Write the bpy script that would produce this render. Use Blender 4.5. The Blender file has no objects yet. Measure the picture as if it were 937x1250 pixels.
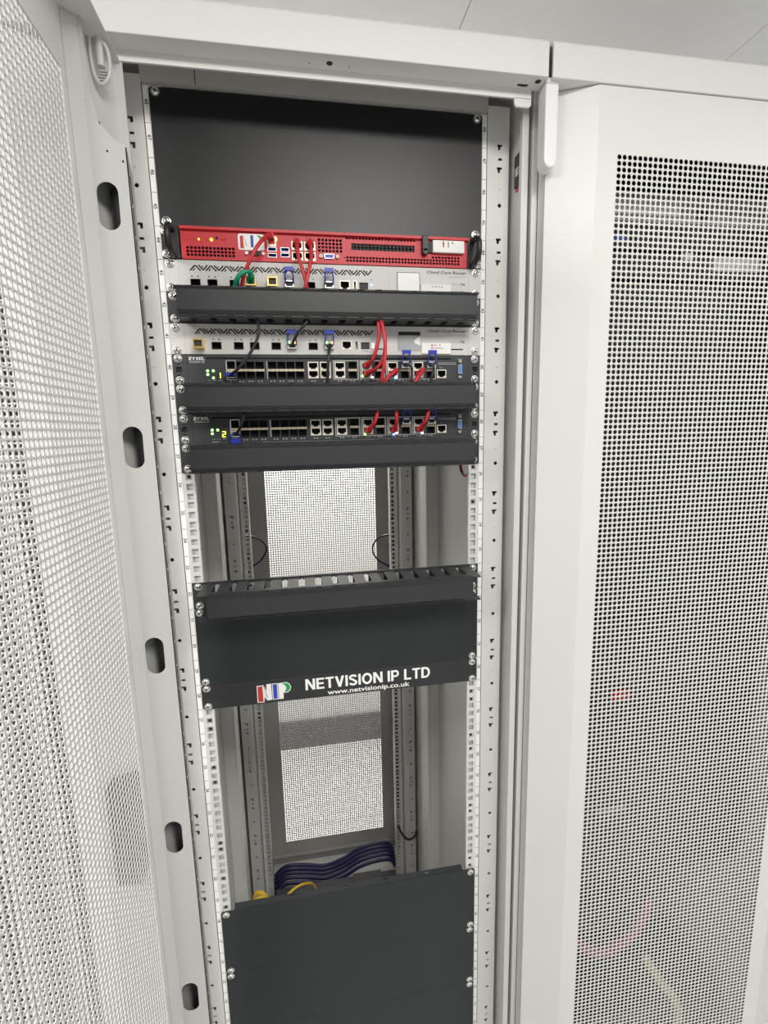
import bpy, bmesh, math, random
from mathutils import Matrix, Vector
import numpy as np
random.seed(7)
S = bpy.context.scene
COL = S.collection

# ------------------------------------------------------------------ camera
cam_d = bpy.data.cameras.new('camera')
cam = bpy.data.objects.new('camera', cam_d)
COL.objects.link(cam)
cam_d.sensor_fit = 'VERTICAL'
cam_d.sensor_height = 24.0
cam_d.lens = 604.1 * 24.0 / 1250.0
cam_d.clip_start = 0.01
R_ = Vector((0.9852, -0.1702, -0.0211)).normalized()
F_ = Vector((0.1645, 0.9726, -0.1640)).normalized()
U_ = R_.cross(F_).normalized()
R_ = F_.cross(U_).normalized()
cam.matrix_world = Matrix(((R_.x, U_.x, -F_.x, -0.0620), (R_.y, U_.y, -F_.y, -0.8132), (R_.z, U_.z, -F_.z, 1.6602), (0, 0, 0, 1)))
S.camera = cam

# ------------------------------------------------------------------ world, lights, exposure
w = bpy.data.worlds.new('room_ambient')
S.world = w
w.use_nodes = True
w.node_tree.nodes['Background'].inputs[0].default_value = (1.0, 0.99, 0.97, 1)
w.node_tree.nodes['Background'].inputs[1].default_value = 0.36

def area(name, loc, sx, sy, power, rot=(0, 0, 0), col=(1.0, 0.98, 0.945)):
    l = bpy.data.lights.new(name, 'AREA')
    l.shape = 'RECTANGLE'
    l.size, l.size_y = sx, sy
    l.energy = power
    l.color = col
    o = bpy.data.objects.new(name, l)
    COL.objects.link(o)
    o.location = loc
    o.rotation_euler = rot
    return o
area('ceiling_light_front', (0.22, -1.25, 2.44), 0.6, 0.6, 17.0)
area('ceiling_light_front_right', (1.75, -1.25, 2.44), 0.6, 0.6, 17.0)
area('ceiling_light_front_left', (-1.30, -1.25, 2.44), 0.6, 0.6, 34.0)
area('ceiling_light_rear', (0.0, 1.38, 2.44), 1.2, 0.5, 40.0)
S.view_settings.view_transform = 'Standard'
S.view_settings.look = 'None'
S.view_settings.gamma = 1.0
S.view_settings.use_curve_mapping = False
S.view_settings.exposure = 0.48

# ------------------------------------------------------------------ materials
MATS = {}
def mat(name, col, rough=0.5, metal=0.0, bump=0.0, bscale=900.0, mottle=0.0, mscale=6.0, emit=0.0, spec=0.5, alpha_t=0.0):
    m = bpy.data.materials.new(name)
    m.use_nodes = True
    nt = m.node_tree
    b = nt.nodes['Principled BSDF']
    b.inputs['Base Color'].default_value = (*col, 1)
    b.inputs['Roughness'].default_value = rough
    b.inputs['Metallic'].default_value = metal
    b.inputs['Specular IOR Level'].default_value = spec
    if emit:
        b.inputs['Emission Color'].default_value = (*col, 1)
        b.inputs['Emission Strength'].default_value = emit
    if alpha_t:
        b.inputs['Transmission Weight'].default_value = alpha_t
    tc = nt.nodes.new('ShaderNodeTexCoord')
    if bump:
        n = nt.nodes.new('ShaderNodeTexNoise')
        n.inputs['Scale'].default_value = bscale
        n.inputs['Detail'].default_value = 2
        nt.links.new(tc.outputs['Object'], n.inputs['Vector'])
        bp = nt.nodes.new('ShaderNodeBump')
        bp.inputs['Strength'].default_value = bump
        bp.inputs['Distance'].default_value = 0.001
        nt.links.new(n.outputs['Fac'], bp.inputs['Height'])
        nt.links.new(bp.outputs['Normal'], b.inputs['Normal'])
    if mottle:
        n = nt.nodes.new('ShaderNodeTexNoise')
        n.inputs['Scale'].default_value = mscale
        n.inputs['Detail'].default_value = 4
        nt.links.new(tc.outputs['Object'], n.inputs['Vector'])
        r = nt.nodes.new('ShaderNodeValToRGB')
        r.color_ramp.elements[0].position = 0.3
        r.color_ramp.elements[1].position = 0.7
        r.color_ramp.elements[0].color = (*[c * (1 - mottle) for c in col], 1)
        r.color_ramp.elements[1].color = (*[min(1, c * (1 + mottle)) for c in col], 1)
        nt.links.new(n.outputs['Fac'], r.inputs['Fac'])
        nt.links.new(r.outputs['Color'], b.inputs['Base Color'])
    MATS[name] = m
    return m
mat('rack_paint', (0.66, 0.653, 0.630), 0.42, bump=0.12, bscale=1400, mottle=0.015, mscale=3)
mat('rack_paint_grey', (0.50, 0.495, 0.47), 0.45, bump=0.12, bscale=1400, mottle=0.02, mscale=4)
mat('stiffener_grey', (0.50, 0.496, 0.482), 0.45, bump=0.12, bscale=1400, mottle=0.02, mscale=4)  # slightly greyer than rack_paint, for the door stiffeners
mat('rail_zinc', (0.70, 0.70, 0.68), 0.35, 0.25, mottle=0.03, mscale=20)
mat('black_paint', (0.018, 0.019, 0.020), 0.45, bump=0.18, bscale=2500, mottle=0.06, mscale=15)
mat('black_satin', (0.014, 0.014, 0.015), 0.34, bump=0.12, bscale=2500, mottle=0.05, mscale=10, spec=0.42)
mat('slate_paint', (0.017, 0.0215, 0.022), 0.5, bump=0.15, bscale=2500, mottle=0.06, mscale=8, spec=0.35)
mat('duct_plastic', (0.024, 0.025, 0.027), 0.42, bump=0.08, bscale=2000, mottle=0.05, mscale=12)
mat('switch_face', (0.030, 0.032, 0.036), 0.5, bump=0.1, bscale=2500, mottle=0.04, mscale=18)
mat('dark_void', (0.006, 0.006, 0.007), 0.8)
mat('grey_void', (0.05, 0.05, 0.05), 0.7)
mat('chrome', (0.80, 0.79, 0.76), 0.22, 1.0)
mat('steel', (0.66, 0.65, 0.62), 0.3, 0.9, mottle=0.05, mscale=60)
mat('port_metal', (0.75, 0.71, 0.60), 0.4, 0.35)
mat('sfp_beige', (0.62, 0.54, 0.38), 0.45, 0.2)
mat('gold', (0.85, 0.62, 0.22), 0.28, 0.9)
mat('server_red', (0.55, 0.022, 0.032), 0.42, bump=0.1, bscale=2500, mottle=0.04, mscale=12)
mat('router_white', (0.60, 0.588, 0.565), 0.45, bump=0.08, bscale=2500, mottle=0.015, mscale=8)
mat('print_black', (0.012, 0.012, 0.012), 0.6)
mat('print_grey', (0.10, 0.10, 0.10), 0.6)
mat('print_light', (0.42, 0.41, 0.40), 0.6)
mat('print_white', (0.86, 0.85, 0.83), 0.5)
mat('print_red', (0.55, 0.03, 0.03), 0.5)
mat('print_blue', (0.03, 0.06, 0.42), 0.5)
mat('print_green', (0.02, 0.32, 0.10), 0.5)
mat('paper', (0.84, 0.83, 0.79), 0.7, mottle=0.03, mscale=60)
mat('lcd_grey', (0.42, 0.43, 0.44), 0.2)
mat('usb_blue', (0.03, 0.10, 0.45), 0.4)
mat('vga_blue', (0.06, 0.10, 0.62), 0.4)
mat('serial_blue', (0.08, 0.28, 0.72), 0.4)
mat('cable_red', (0.50, 0.022, 0.03), 0.42, mottle=0.05, mscale=80)
mat('cable_black', (0.015, 0.015, 0.017), 0.4, mottle=0.05, mscale=80)
mat('cable_green', (0.0, 0.26, 0.13), 0.42, mottle=0.05, mscale=80)
mat('cable_yellow', (0.72, 0.45, 0.02), 0.42, mottle=0.05, mscale=80)
mat('cable_purple', (0.020, 0.013, 0.075), 0.45, mottle=0.08, mscale=60)
mat('cable_beige', (0.62, 0.56, 0.34), 0.5, mottle=0.05, mscale=60)
mat('cable_pink', (0.45, 0.12, 0.16), 0.5, mottle=0.05, mscale=60)
mat('latch_blue', (0.015, 0.035, 0.38), 0.35)
mat('rubber', (0.02, 0.02, 0.02), 0.7)
mat('led_green', (0.30, 1.0, 0.16), emit=4.0)
mat('led_yellow', (1.0, 0.80, 0.03), emit=3.0)
mat('led_lime', (0.75, 1.0, 0.05), emit=2.5)
mat('led_orange', (1.0, 0.48, 0.04), emit=3.0)
mat('led_blue', (0.10, 0.22, 1.0), emit=6.0)
mat('led_white', (0.75, 0.80, 1.0), emit=4.0)
mat('hinge_plastic', (0.74, 0.74, 0.75), 0.35)
mat('clip_plastic', (0.60, 0.60, 0.59), 0.4)
mat('wall_paint', (0.86, 0.855, 0.84), 0.7, bump=0.05, bscale=300, mottle=0.01)
mat('ceiling_paint', (0.74, 0.745, 0.75), 0.8, bump=0.1, bscale=250, mottle=0.015)
mat('floor_vinyl', (0.70, 0.70, 0.69), 0.5, mottle=0.10, mscale=40)
mat('plinth_grey', (0.09, 0.09, 0.09), 0.6, mottle=0.05)

# ------------------------------------------------------------------ mesh building
class MB:
    def __init__(s):
        s.v, s.f, s.m = [], [], []
    def add(s, verts, faces, mi=0):
        o = len(s.v)
        s.v += [tuple(p) for p in verts]
        s.f += [tuple(i + o for i in f) for f in faces]
        s.m += [mi] * len(faces)
        return s
    def box(s, x0, x1, y0, y1, z0, z1, mi=0):
        return s.add([(x0, y0, z0), (x1, y0, z0), (x1, y1, z0), (x0, y1, z0), (x0, y0, z1), (x1, y0, z1), (x1, y1, z1), (x0, y1, z1)],
                     [(3, 2, 1, 0), (4, 5, 6, 7), (0, 1, 5, 4), (1, 2, 6, 5), (2, 3, 7, 6), (3, 0, 4, 7)], mi)
    def prism(s, pts, axis, a, b, mi=0):
        # pts: 2-D outline; axis 'x': (y,z), 'y': (x,z), 'z': (x,y)
        def P(p, t):
            return (t, p[0], p[1]) if axis == 'x' else (p[0], t, p[1]) if axis == 'y' else (p[0], p[1], t)
        n = len(pts)
        return s.add([P(p, a) for p in pts] + [P(p, b) for p in pts],
                     [tuple(range(n - 1, -1, -1)), tuple(range(n, 2 * n))] + [(i, (i + 1) % n, n + (i + 1) % n, n + i) for i in range(n)], mi)
    def cyl(s, c, axis, r0, r1, h, n=12, mi=0, cap=True):
        ax = {'x': (Vector((0, 1, 0)), Vector((0, 0, 1)), Vector((1, 0, 0))), 'y': (Vector((0, 0, 1)), Vector((1, 0, 0)), Vector((0, 1, 0))), 'z': (Vector((1, 0, 0)), Vector((0, 1, 0)), Vector((0, 0, 1)))}[axis]
        c = Vector(c)
        vs = []
        for t, r in ((0, r0), (h, r1)):
            for k in range(n):
                a = 2 * math.pi * k / n
                vs.append(c + ax[2] * t + ax[0] * (r * math.cos(a)) + ax[1] * (r * math.sin(a)))
        fs = [(k, (k + 1) % n, n + (k + 1) % n, n + k) for k in range(n)]
        if cap:
            fs += [tuple(range(n - 1, -1, -1)), tuple(range(n, 2 * n))]
        return s.add(vs, fs, mi)
    def tube(s, pts, r, n=8, mi=0, sub=5, closed=False):
        P = [Vector(p) for p in pts]
        path = []
        m = len(P)
        rng = range(m) if closed else range(m - 1)
        for i in rng:
            if closed:
                p0, p1, p2, p3 = P[i - 1], P[i], P[(i + 1) % m], P[(i + 2) % m]
            else:
                p0, p1, p2, p3 = P[max(i - 1, 0)], P[i], P[i + 1], P[min(i + 2, m - 1)]
            for k in range(sub):
                t = k / sub
                path.append(0.5 * ((2 * p1) + (p2 - p0) * t + (2 * p0 - 5 * p1 + 4 * p2 - p3) * t * t + (3 * p1 - p0 - 3 * p2 + p3) * t ** 3))
        if not closed:
            path.append(P[-1])
        L = len(path)
        up = None
        vs, fs = [], []
        for i in range(L):
            if closed:
                d = path[(i + 1) % L] - path[i - 1]
            else:
                d = path[min(i + 1, L - 1)] - path[max(i - 1, 0)]
            d.normalize()
            if up is None:
                up = d.orthogonal().normalized()
            a = (up - d * up.dot(d)).normalized()
            up = a
            b = d.cross(a)
            for k in range(n):
                t = 2 * math.pi * k / n
                vs.append(path[i] + a * (r * math.cos(t)) + b * (r * math.sin(t)))
        for i in range(L if closed else L - 1):
            j = (i + 1) % L
            for k in range(n):
                fs.append((i * n + k, i * n + (k + 1) % n, j * n + (k + 1) % n, j * n + k))
        if not closed:
            fs += [tuple(range(n - 1, -1, -1)), tuple((L - 1) * n + k for k in range(n))]
        return s.add(vs, fs, mi)
    def plate(s, x0, x1, z0, z1, y0, y1, holes, mi=0, axis='y'):
        """plate between y0 (front) and y1 with rectangular through holes (hx0,hx1,hz0,hz1)"""
        xs = sorted({round(a, 6) for a in [x0, x1] + [v for h in holes for v in h[:2]] if x0 - 1e-9 <= a <= x1 + 1e-9})
        zs = sorted({round(a, 6) for a in [z0, z1] + [v for h in holes for v in h[2:]] if z0 - 1e-9 <= a <= z1 + 1e-9})
        nx, nz = len(xs) - 1, len(zs) - 1
        solid = [[True] * nz for _ in range(nx)]
        for h in holes:
            for i in range(nx):
                cx = 0.5 * (xs[i] + xs[i + 1])
                if h[0] < cx < h[1]:
                    for j in range(nz):
                        if h[2] < 0.5 * (zs[j] + zs[j + 1]) < h[3]:
                            solid[i][j] = False
        vs, fs, idx = [], [], {}
        def V(i, j, k):
            key = (i, j, k)
            if key not in idx:
                idx[key] = len(vs)
                vs.append((xs[i], (y0, y1)[k], zs[j]))
            return idx[key]
        sol = lambda i, j: 0 <= i < nx and 0 <= j < nz and solid[i][j]
        for i in range(nx):
            for j in range(nz):
                if not solid[i][j]:
                    continue
                fs.append((V(i, j, 0), V(i + 1, j, 0), V(i + 1, j + 1, 0), V(i, j + 1, 0)))
                fs.append((V(i, j, 1), V(i, j + 1, 1), V(i + 1, j + 1, 1), V(i + 1, j, 1)))
                if not sol(i - 1, j): fs.append((V(i, j, 0), V(i, j + 1, 0), V(i, j + 1, 1), V(i, j, 1)))
                if not sol(i + 1, j): fs.append((V(i + 1, j, 0), V(i + 1, j, 1), V(i + 1, j + 1, 1), V(i + 1, j + 1, 0)))
                if not sol(i, j - 1): fs.append((V(i, j, 0), V(i, j, 1), V(i + 1, j, 1), V(i + 1, j, 0)))
                if not sol(i, j + 1): fs.append((V(i, j + 1, 0), V(i + 1, j + 1, 0), V(i + 1, j + 1, 1), V(i, j + 1, 1)))
        if axis == 'x':   # plate normal along x: swap x and y
            vs = [(y, x, z) for x, y, z in vs]
        return s.add(vs, fs, mi)
    def xform(s, fn, start=0):
        s.v = s.v[:start] + [fn(*p) for p in s.v[start:]]
        return s
    def mesh(s, name, mats, smooth=False):
        me = bpy.data.meshes.new(name)
        me.from_pydata(s.v, [], s.f)
        for m in (mats if isinstance(mats, (list, tuple)) else [mats]):
            me.materials.append(MATS[m])
        if any(s.m):
            me.polygons.foreach_set('material_index', s.m)
        bm = bmesh.new()
        bm.from_mesh(me)
        bmesh.ops.recalc_face_normals(bm, faces=bm.faces)
        bm.to_mesh(me)
        bm.free()
        if smooth:
            me.polygons.foreach_set('use_smooth', [True] * len(me.polygons))
            me.set_sharp_from_angle(angle=math.radians(40))
        me.update()
        return me
    def build(s, name, mats, parent=None, smooth=False, bevel=0.0):
        return link(name, s.mesh(name, mats, smooth), parent, bevel=bevel)

STUFF = {'unit_number', 'vent_slot', 'gasket', 'lettering', 'print', 'fixing_hole', 'slot_block', 'panel_gap', 'port_frame'}
def link(name, me, parent=None, loc=None, bevel=0.0):
    o = bpy.data.objects.new(name, me)
    if name in STUFF:
        o['kind'] = 'stuff'
    COL.objects.link(o)
    if parent is not None:
        o.parent = parent
    if loc is not None:
        o.location = loc
    if bevel:
        b = o.modifiers.new('bevel', 'BEVEL')
        b.width = bevel
        b.segments = 2
        b.limit_method = 'ANGLE'
        b.angle_limit = math.radians(40)
    return o

def tag(o, label=None, cat=None, group=None, kind=None):
    if label: o['label'] = label
    if cat: o['category'] = cat
    if group: o['group'] = group
    if kind: o['kind'] = kind
    return o

def thing(name, label, cat, group=None, loc=(0, 0, 0)):
    o = bpy.data.objects.new(name, None)
    o.empty_display_size = 0.05
    COL.objects.link(o)
    o.location = loc
    return tag(o, label, cat, group)

def text_poly(body, size, bold=0.0, extrude=0.0, align='LEFT', shear=0.0, xscale=1.0):
    """flat lettering in the xz plane, facing -y; returns (verts, faces)"""
    cu = bpy.data.curves.new('lettering', 'FONT')
    cu.body = body
    cu.size = size
    cu.align_x = align
    cu.offset = bold
    cu.extrude = extrude
    cu.shear = shear
    cu.resolution_u = 3
    o = bpy.data.objects.new('lettering', cu)
    me = bpy.data.meshes.new_from_object(o)
    vs = [(v.co.x * xscale, -v.co.z, v.co.y) for v in me.vertices]
    fs = [tuple(p.vertices) for p in me.polygons]
    bpy.data.objects.remove(o)
    bpy.data.curves.remove(cu)
    bpy.data.meshes.remove(me)
    return vs, fs

def add_text(mb, body, x, y, z, size, mi=0, rot=0.0, **k):
    vs, fs = text_poly(body, size, **k)
    c, sn = math.cos(rot), math.sin(rot)
    mb.add([(x + a * c - cc * sn, y + b, z + a * sn + cc * c) for a, b, cc in vs], fs, mi)

def fit_text(mb, body, x0, x1, y, z, h, mi=0, bold=0.0, shear=0.0):
    """lettering stretched to run from x0 to x1 with cap height h"""
    vs, fs = text_poly(body, 1.0, bold=bold, shear=shear)
    if not vs:
        return
    a0 = min(v[0] for v in vs); a1 = max(v[0] for v in vs)
    caps, _ = text_poly('H', 1.0, bold=bold)
    ch = max(v[2] for v in caps)
    k = (x1 - x0) / (a1 - a0)
    mb.add([(x0 + (v[0] - a0) * k, y, z + v[2] / ch * h) for v in vs], fs, mi)

def stroke(pts, s):
    out = []
    n = len(pts)
    L, Rr = [], []
    for i, p in enumerate(pts):
        a = Vector(pts[max(i - 1, 0)]); b = Vector(pts[min(i + 1, n - 1)])
        d = (b - a).normalized()
        nn = Vector((-d.y, d.x)) * s / 2
        L.append((p[0] + nn.x, p[1] + nn.y)); Rr.append((p[0] - nn.x, p[1] - nn.y))
    return [[L[i], L[i + 1], Rr[i + 1], Rr[i]] for i in range(n - 1)]
def arc(cx, cy, rx, ry, a0, a1, n=10):
    return [(cx + rx * math.cos(math.radians(a0 + (a1 - a0) * k / n)), cy + ry * math.sin(math.radians(a0 + (a1 - a0) * k / n))) for k in range(n + 1)]
def rect(x0, x1, z0, z1): return [(x0, z0), (x1, z0), (x1, z1), (x0, z1)]
def bold_letter(c, s=0.20):
    h = s / 2
    if c == 'N': return 0.80, [rect(0, s, 0, 1), rect(0.80 - s, 0.80, 0, 1), [(0, 1), (s * 1.15, 1), (0.80, 0), (0.80 - s * 1.15, 0)]]
    if c == 'E': return 0.66, [rect(0, s, 0, 1), rect(s, 0.66, 0, 0.17), rect(s, 0.66, 0.83, 1), rect(s, 0.61, 0.42, 0.59)]
    if c == 'T': return 0.70, [rect(0, 0.70, 0.83, 1), rect(0.35 - h, 0.35 + h, 0, 0.83)]
    if c == 'V': return 0.78, [[(0, 1), (s * 1.1, 1), (0.39 + h, 0), (0.39 - h, 0)], [(0.78 - s * 1.1, 1), (0.78, 1), (0.39 + h, 0), (0.39 - h, 0)]]
    if c == 'I': return s, [rect(0, s, 0, 1)]
    if c == 'L': return 0.62, [rect(0, s, 0, 1), rect(s, 0.62, 0, 0.17)]
    if c == 'O': return 0.88, stroke(arc(0.44, 0.5, 0.44 - h, 0.51 - h * 0.9, 0, 360, 28), s)
    if c == 'P': return 0.70, [rect(0, s, 0, 1)] + stroke([(s, 0.915), (0.42, 0.915)] + arc(0.42, 0.68, 0.18, 0.235, 90, -90, 10) + [(s, 0.445)], 0.17)
    if c == 'D': return 0.78, [rect(0, s, 0, 1)] + stroke([(s, 0.915), (0.36, 0.915)] + arc(0.36, 0.5, 0.32, 0.415, 90, -90, 14) + [(s, 0.085)], 0.18)
    if c == 'S': return 0.70, stroke(arc(0.35, 0.735, 0.255, 0.18, 10, 270, 16) + arc(0.35, 0.265, 0.265, 0.18, 90, -170, 16)[1:], 0.185)
    if c == 'Z': return 0.74, [rect(0, 0.74, 0.81, 1), rect(0, 0.74, 0, 0.19), [(0, 0.19), (0.26, 0.19), (0.74, 0.81), (0.48, 0.81)]]
    if c == 'Y': return 0.80, [rect(0.40 - h, 0.40 + h, 0, 0.45), [(0, 1), (0.24, 1), (0.50, 0.42), (0.30, 0.42)], [(0.56, 1), (0.80, 1), (0.50, 0.42), (0.30, 0.42)]]
    if c == 'X': return 0.82, [[(0, 1), (0.26, 1), (0.82, 0), (0.56, 0)], [(0.56, 1), (0.82, 1), (0.26, 0), (0, 0)]]
    return 0.34, []
def bold_text(mb, body, x0, x1, y, z, h, mi=0, gap=0.10):
    items, x = [], 0.0
    for c in body:
        wd, polys = bold_letter(c)
        for p in polys:
            items.append([(a + x, b) for a, b in p])
        x += wd + (gap if c != ' ' else 0)
    k = (x1 - x0) / (x - gap)
    for p in items:
        mb.add([(x0 + a * k, y - 0.000012 * (items.index(p) % 12), z + b * h) for a, b in p], [tuple(range(len(p)))], mi)

U = 0.04445
FY = -0.003            # front face of a rack-mounted panel
def zb(n): return (n - 1) * U
FLOOR = -0.10
CEIL = 2.46
mm = 0.001

# ------------------------------------------------------------------ room
def room():
    MB().box(-3.0, 4.0, -3.2, 2.0, FLOOR - 0.02, FLOOR - 0.003).build('floor', 'plinth_grey')['kind'] = 'structure'
    fl = bpy.data.objects['floor']
    tile = MB().box(-0.2985, 0.2985, -0.2985, 0.2985, -0.012, 0.0).mesh('floor_tile', 'floor_vinyl')
    for i in range(11):
        for j in range(8):
            link('floor_tile', tile, fl, (-3.0 + 0.6 * i, -2.72 + 0.6 * j + 0.02, FLOOR))
    c = MB().box(-3.0, 4.0, -3.2, 1.99, CEIL + 0.006, CEIL + 0.03).build('ceiling', 'plinth_grey')
    c['kind'] = 'structure'
    t = MB().box(-0.3097, 0.3097, -0.2992, 0.2992, 0, 0.012).mesh('ceiling_tile', 'ceiling_paint')
    for i in range(11):
        for j in range(9):
            link('ceiling_tile', t, c, (0.302 + 0.3105 + 0.621 * (i - 5), -2.8 + 0.6 * j, CEIL))
    tag(MB().box(-3.0, 4.0, 1.79, 1.99, FLOOR, CEIL).build('wall_back', 'wall_paint'), kind='structure')
    tag(MB().box(-3.0, 4.0, 1.772, 1.79, FLOOR, 0.06).build('baseboard_back', 'plinth_grey'), kind='structure')
room()

# ------------------------------------------------------------------ perforated sheet (one mesh shared by all doors)
PITCH, NC, NR = 0.0083, 47, 240
PZ0 = 2.043 - NR * PITCH
def perforated_mesh():
    n = 12
    r = PITCH * 0.395
    w2 = NC * PITCH / 2
    ang = np.radians(45 + 30 * np.arange(n))
    ci, ri = np.meshgrid(np.arange(NC), np.arange(NR), indexing='ij')
    cx = (ci.ravel() + 0.5) * PITCH - w2
    cz = (ri.ravel() + 0.5) * PITCH
    nc = len(cx)
    hx = cx[:, None] + r * np.cos(ang)[None]
    hz = cz[:, None] + r * np.sin(ang)[None]
    gx = np.arange(NC + 1) * PITCH - w2
    gz = np.arange(NR + 1) * PITCH
    GX, GZ = np.meshgrid(gx, gz, indexing='ij')
    T = 0.0007
    parts = []
    ng = GX.size
    for y in (0.0, T):
        parts.append(np.stack([GX.ravel(), np.full(ng, y), GZ.ravel()], 1))
    for y in (0.0, T):
        parts.append(np.stack([hx.ravel(), np.full(hx.size, y), hz.ravel()], 1))
    V = np.concatenate(parts)
    g = lambda i, j: i * (NR + 1) + j
    c_ = ci.ravel(); r_ = ri.ravel()
    corner = np.stack([g(c_ + 1, r_ + 1), g(c_, r_ + 1), g(c_, r_), g(c_ + 1, r_)], 1)   # NE NW SW SE
    hb = 2 * ng + np.arange(nc)[:, None] * n + np.arange(n)[None]
    loops, starts, tot = [], [], 0
    polys = []
    for side in range(4):
        a = [side * 3 + k for k in range(4)]
        # corner side -> corner side+1, then back along the arc
        front = np.concatenate([corner[:, [side]], corner[:, [(side + 1) % 4]], hb[:, [x % n for x in reversed(a)]]], 1)
        polys.append(front)
        back = front.copy()
        back[:, :2] += ng
        back[:, 2:] += nc * n
        polys.append(back[:, ::-1])
    wall = np.stack([hb, np.roll(hb, -1, 1), np.roll(hb, -1, 1) + nc * n, hb + nc * n], 2).reshape(-1, 4)
    six = np.concatenate(polys)
    # front faces must look to -y: (NE,NW,...) seen from -y runs anticlockwise
    me = bpy.data.meshes.new('perforated_sheet')
    me.vertices.add(len(V))
    me.vertices.foreach_set('co', V.astype(np.float32).ravel())
    nl = six.size + wall.size
    me.loops.add(nl)
    me.loops.foreach_set('vertex_index', np.concatenate([six.ravel(), wall.ravel()]).astype(np.int32))
    npoly = len(six) + len(wall)
    me.polygons.add(npoly)
    ls = np.concatenate([np.arange(len(six)) * 6, six.size + np.arange(len(wall)) * 4]).astype(np.int32)
    me.polygons.foreach_set('loop_start', ls)
    me.materials.append(MATS['rack_paint'])
    me.update(calc_edges=True)
    me.validate()
    return me
PERF = perforated_mesh()

DOOR_H0, DOOR_H1 = -0.03, 2.128
def door_frame_mb(top=DOOR_H1, ret=0.050, edge=0.050, dz=0.0):
    """outer door shell: x across, y=0 outer face (y grows inwards), z up"""
    m = MB()
    e, w2 = 0.0015, NC * PITCH / 2
    for s in (-1, 1):
        pr = [(-0.29, edge), (-0.29, 0.028), (-0.226, 0.0), (-w2, 0.0), (-w2, e), (-0.2255, e), (-0.2885, 0.029), (-0.2885, edge)]
        pr = [(x * -s, y) for x, y in pr]
        m.prism(pr, 'z', DOOR_H0, top)
    m.box(-w2, w2, 0, e, 2.043 + dz, top)
    m.box(-w2, w2, 0, e, DOOR_H0, PZ0 + dz)
    for z in (top - e, DOOR_H0):
        m.prism([(-0.2885, 0.029), (-0.2255, e), (0.2255, e), (0.2885, 0.029), (0.2885, ret), (-0.2885, ret)], 'z', z, z + e)
    return m
OVAL_Z = [1.9237 - 0.2790 * k for k in range(7)]
def stiffener_mb(side=-1):
    """folded channel inside the door with a row of oblong holes"""
    m = MB()
    xw = -0.220
    y0, y1, ym = 0.0018, 0.053, 0.0275
    hw, hh = 0.0118, 0.026
    zs = [OVAL_Z[-1] - 0.14] + [0.5 * (a + b) for a, b in zip(OVAL_Z[::-1][:-1], OVAL_Z[::-1][1:])] + [1.955 + 0.002]
    cent = OVAL_Z[::-1]
    for t, off in ((0, 0.0), (1, -0.0014)):
        for k, zc in enumerate(cent):
            za, zb_ = zs[k], zs[k + 1]
            arcR = [(ym + hw * math.cos(a), zc + (hh - hw) * (1 if a >= 0 else -1) + hw * math.sin(a)) for a in [math.radians(d) for d in range(-90, 91, 15)]]
            arcL = [(2 * ym - y, z) for y, z in arcR]
            for arc, ye in ((arcR, y1), (arcL, y0)):
                pts = [(ym, za), (ye, za), (ye, zb_), (ym, zb_)] + arc[::-1]
                m.add([(xw + off, y, z) for y, z in pts], [tuple(range(len(pts)))])
            if t == 0:
                ring = arcR + arcL[::-1]
                n = len(ring)
                m.add([(xw, y, z) for y, z in ring] + [(xw - 0.0014, y, z) for y, z in ring], [(i, (i + 1) % n, n + (i + 1) % n, n + i) for i in range(n)])
    # top of the channel, cut on the slant
    m.prism([(y0, 1.957), (y1, 1.957), (y1, 1.988), (0.040, 1.995), (0.026, 2.010), (0.020, 2.05), (0.018, 2.115), (y0, 2.115)], 'x', xw - 0.0014, xw)
    # bottom remainder
    m.box(xw - 0.0014, xw, y0, y1, DOOR_H0 + 0.002, zs[0])
    # lip, foot
    m.prism([(xw + 0.012, y0), (xw, y0 + 0.012), (xw - 0.001, y0 + 0.012), (xw - 0.001, y0)], 'z', DOOR_H0 + 0.002, 2.115)
    # return that closes the channel towards the hinge edge
    m.prism([(xw, y1), (xw, y1 - 0.0014), (xw - 0.068, 0.0375), (xw - 0.068, 0.039)], 'z', DOOR_H0 + 0.002, 1.987)
    m.prism([(xw - 0.003, 0.005), (xw - 0.003, y1 - 0.002), (xw - 0.066, 0.0365), (xw - 0.066, 0.031)], 'z', 1.983, 1.9845)
    if side > 0:
        m.xform(lambda x, y, z: (-x, y, z))
    return m
FRAME_ME = door_frame_mb().mesh('front_door', 'rack_paint')

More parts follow.
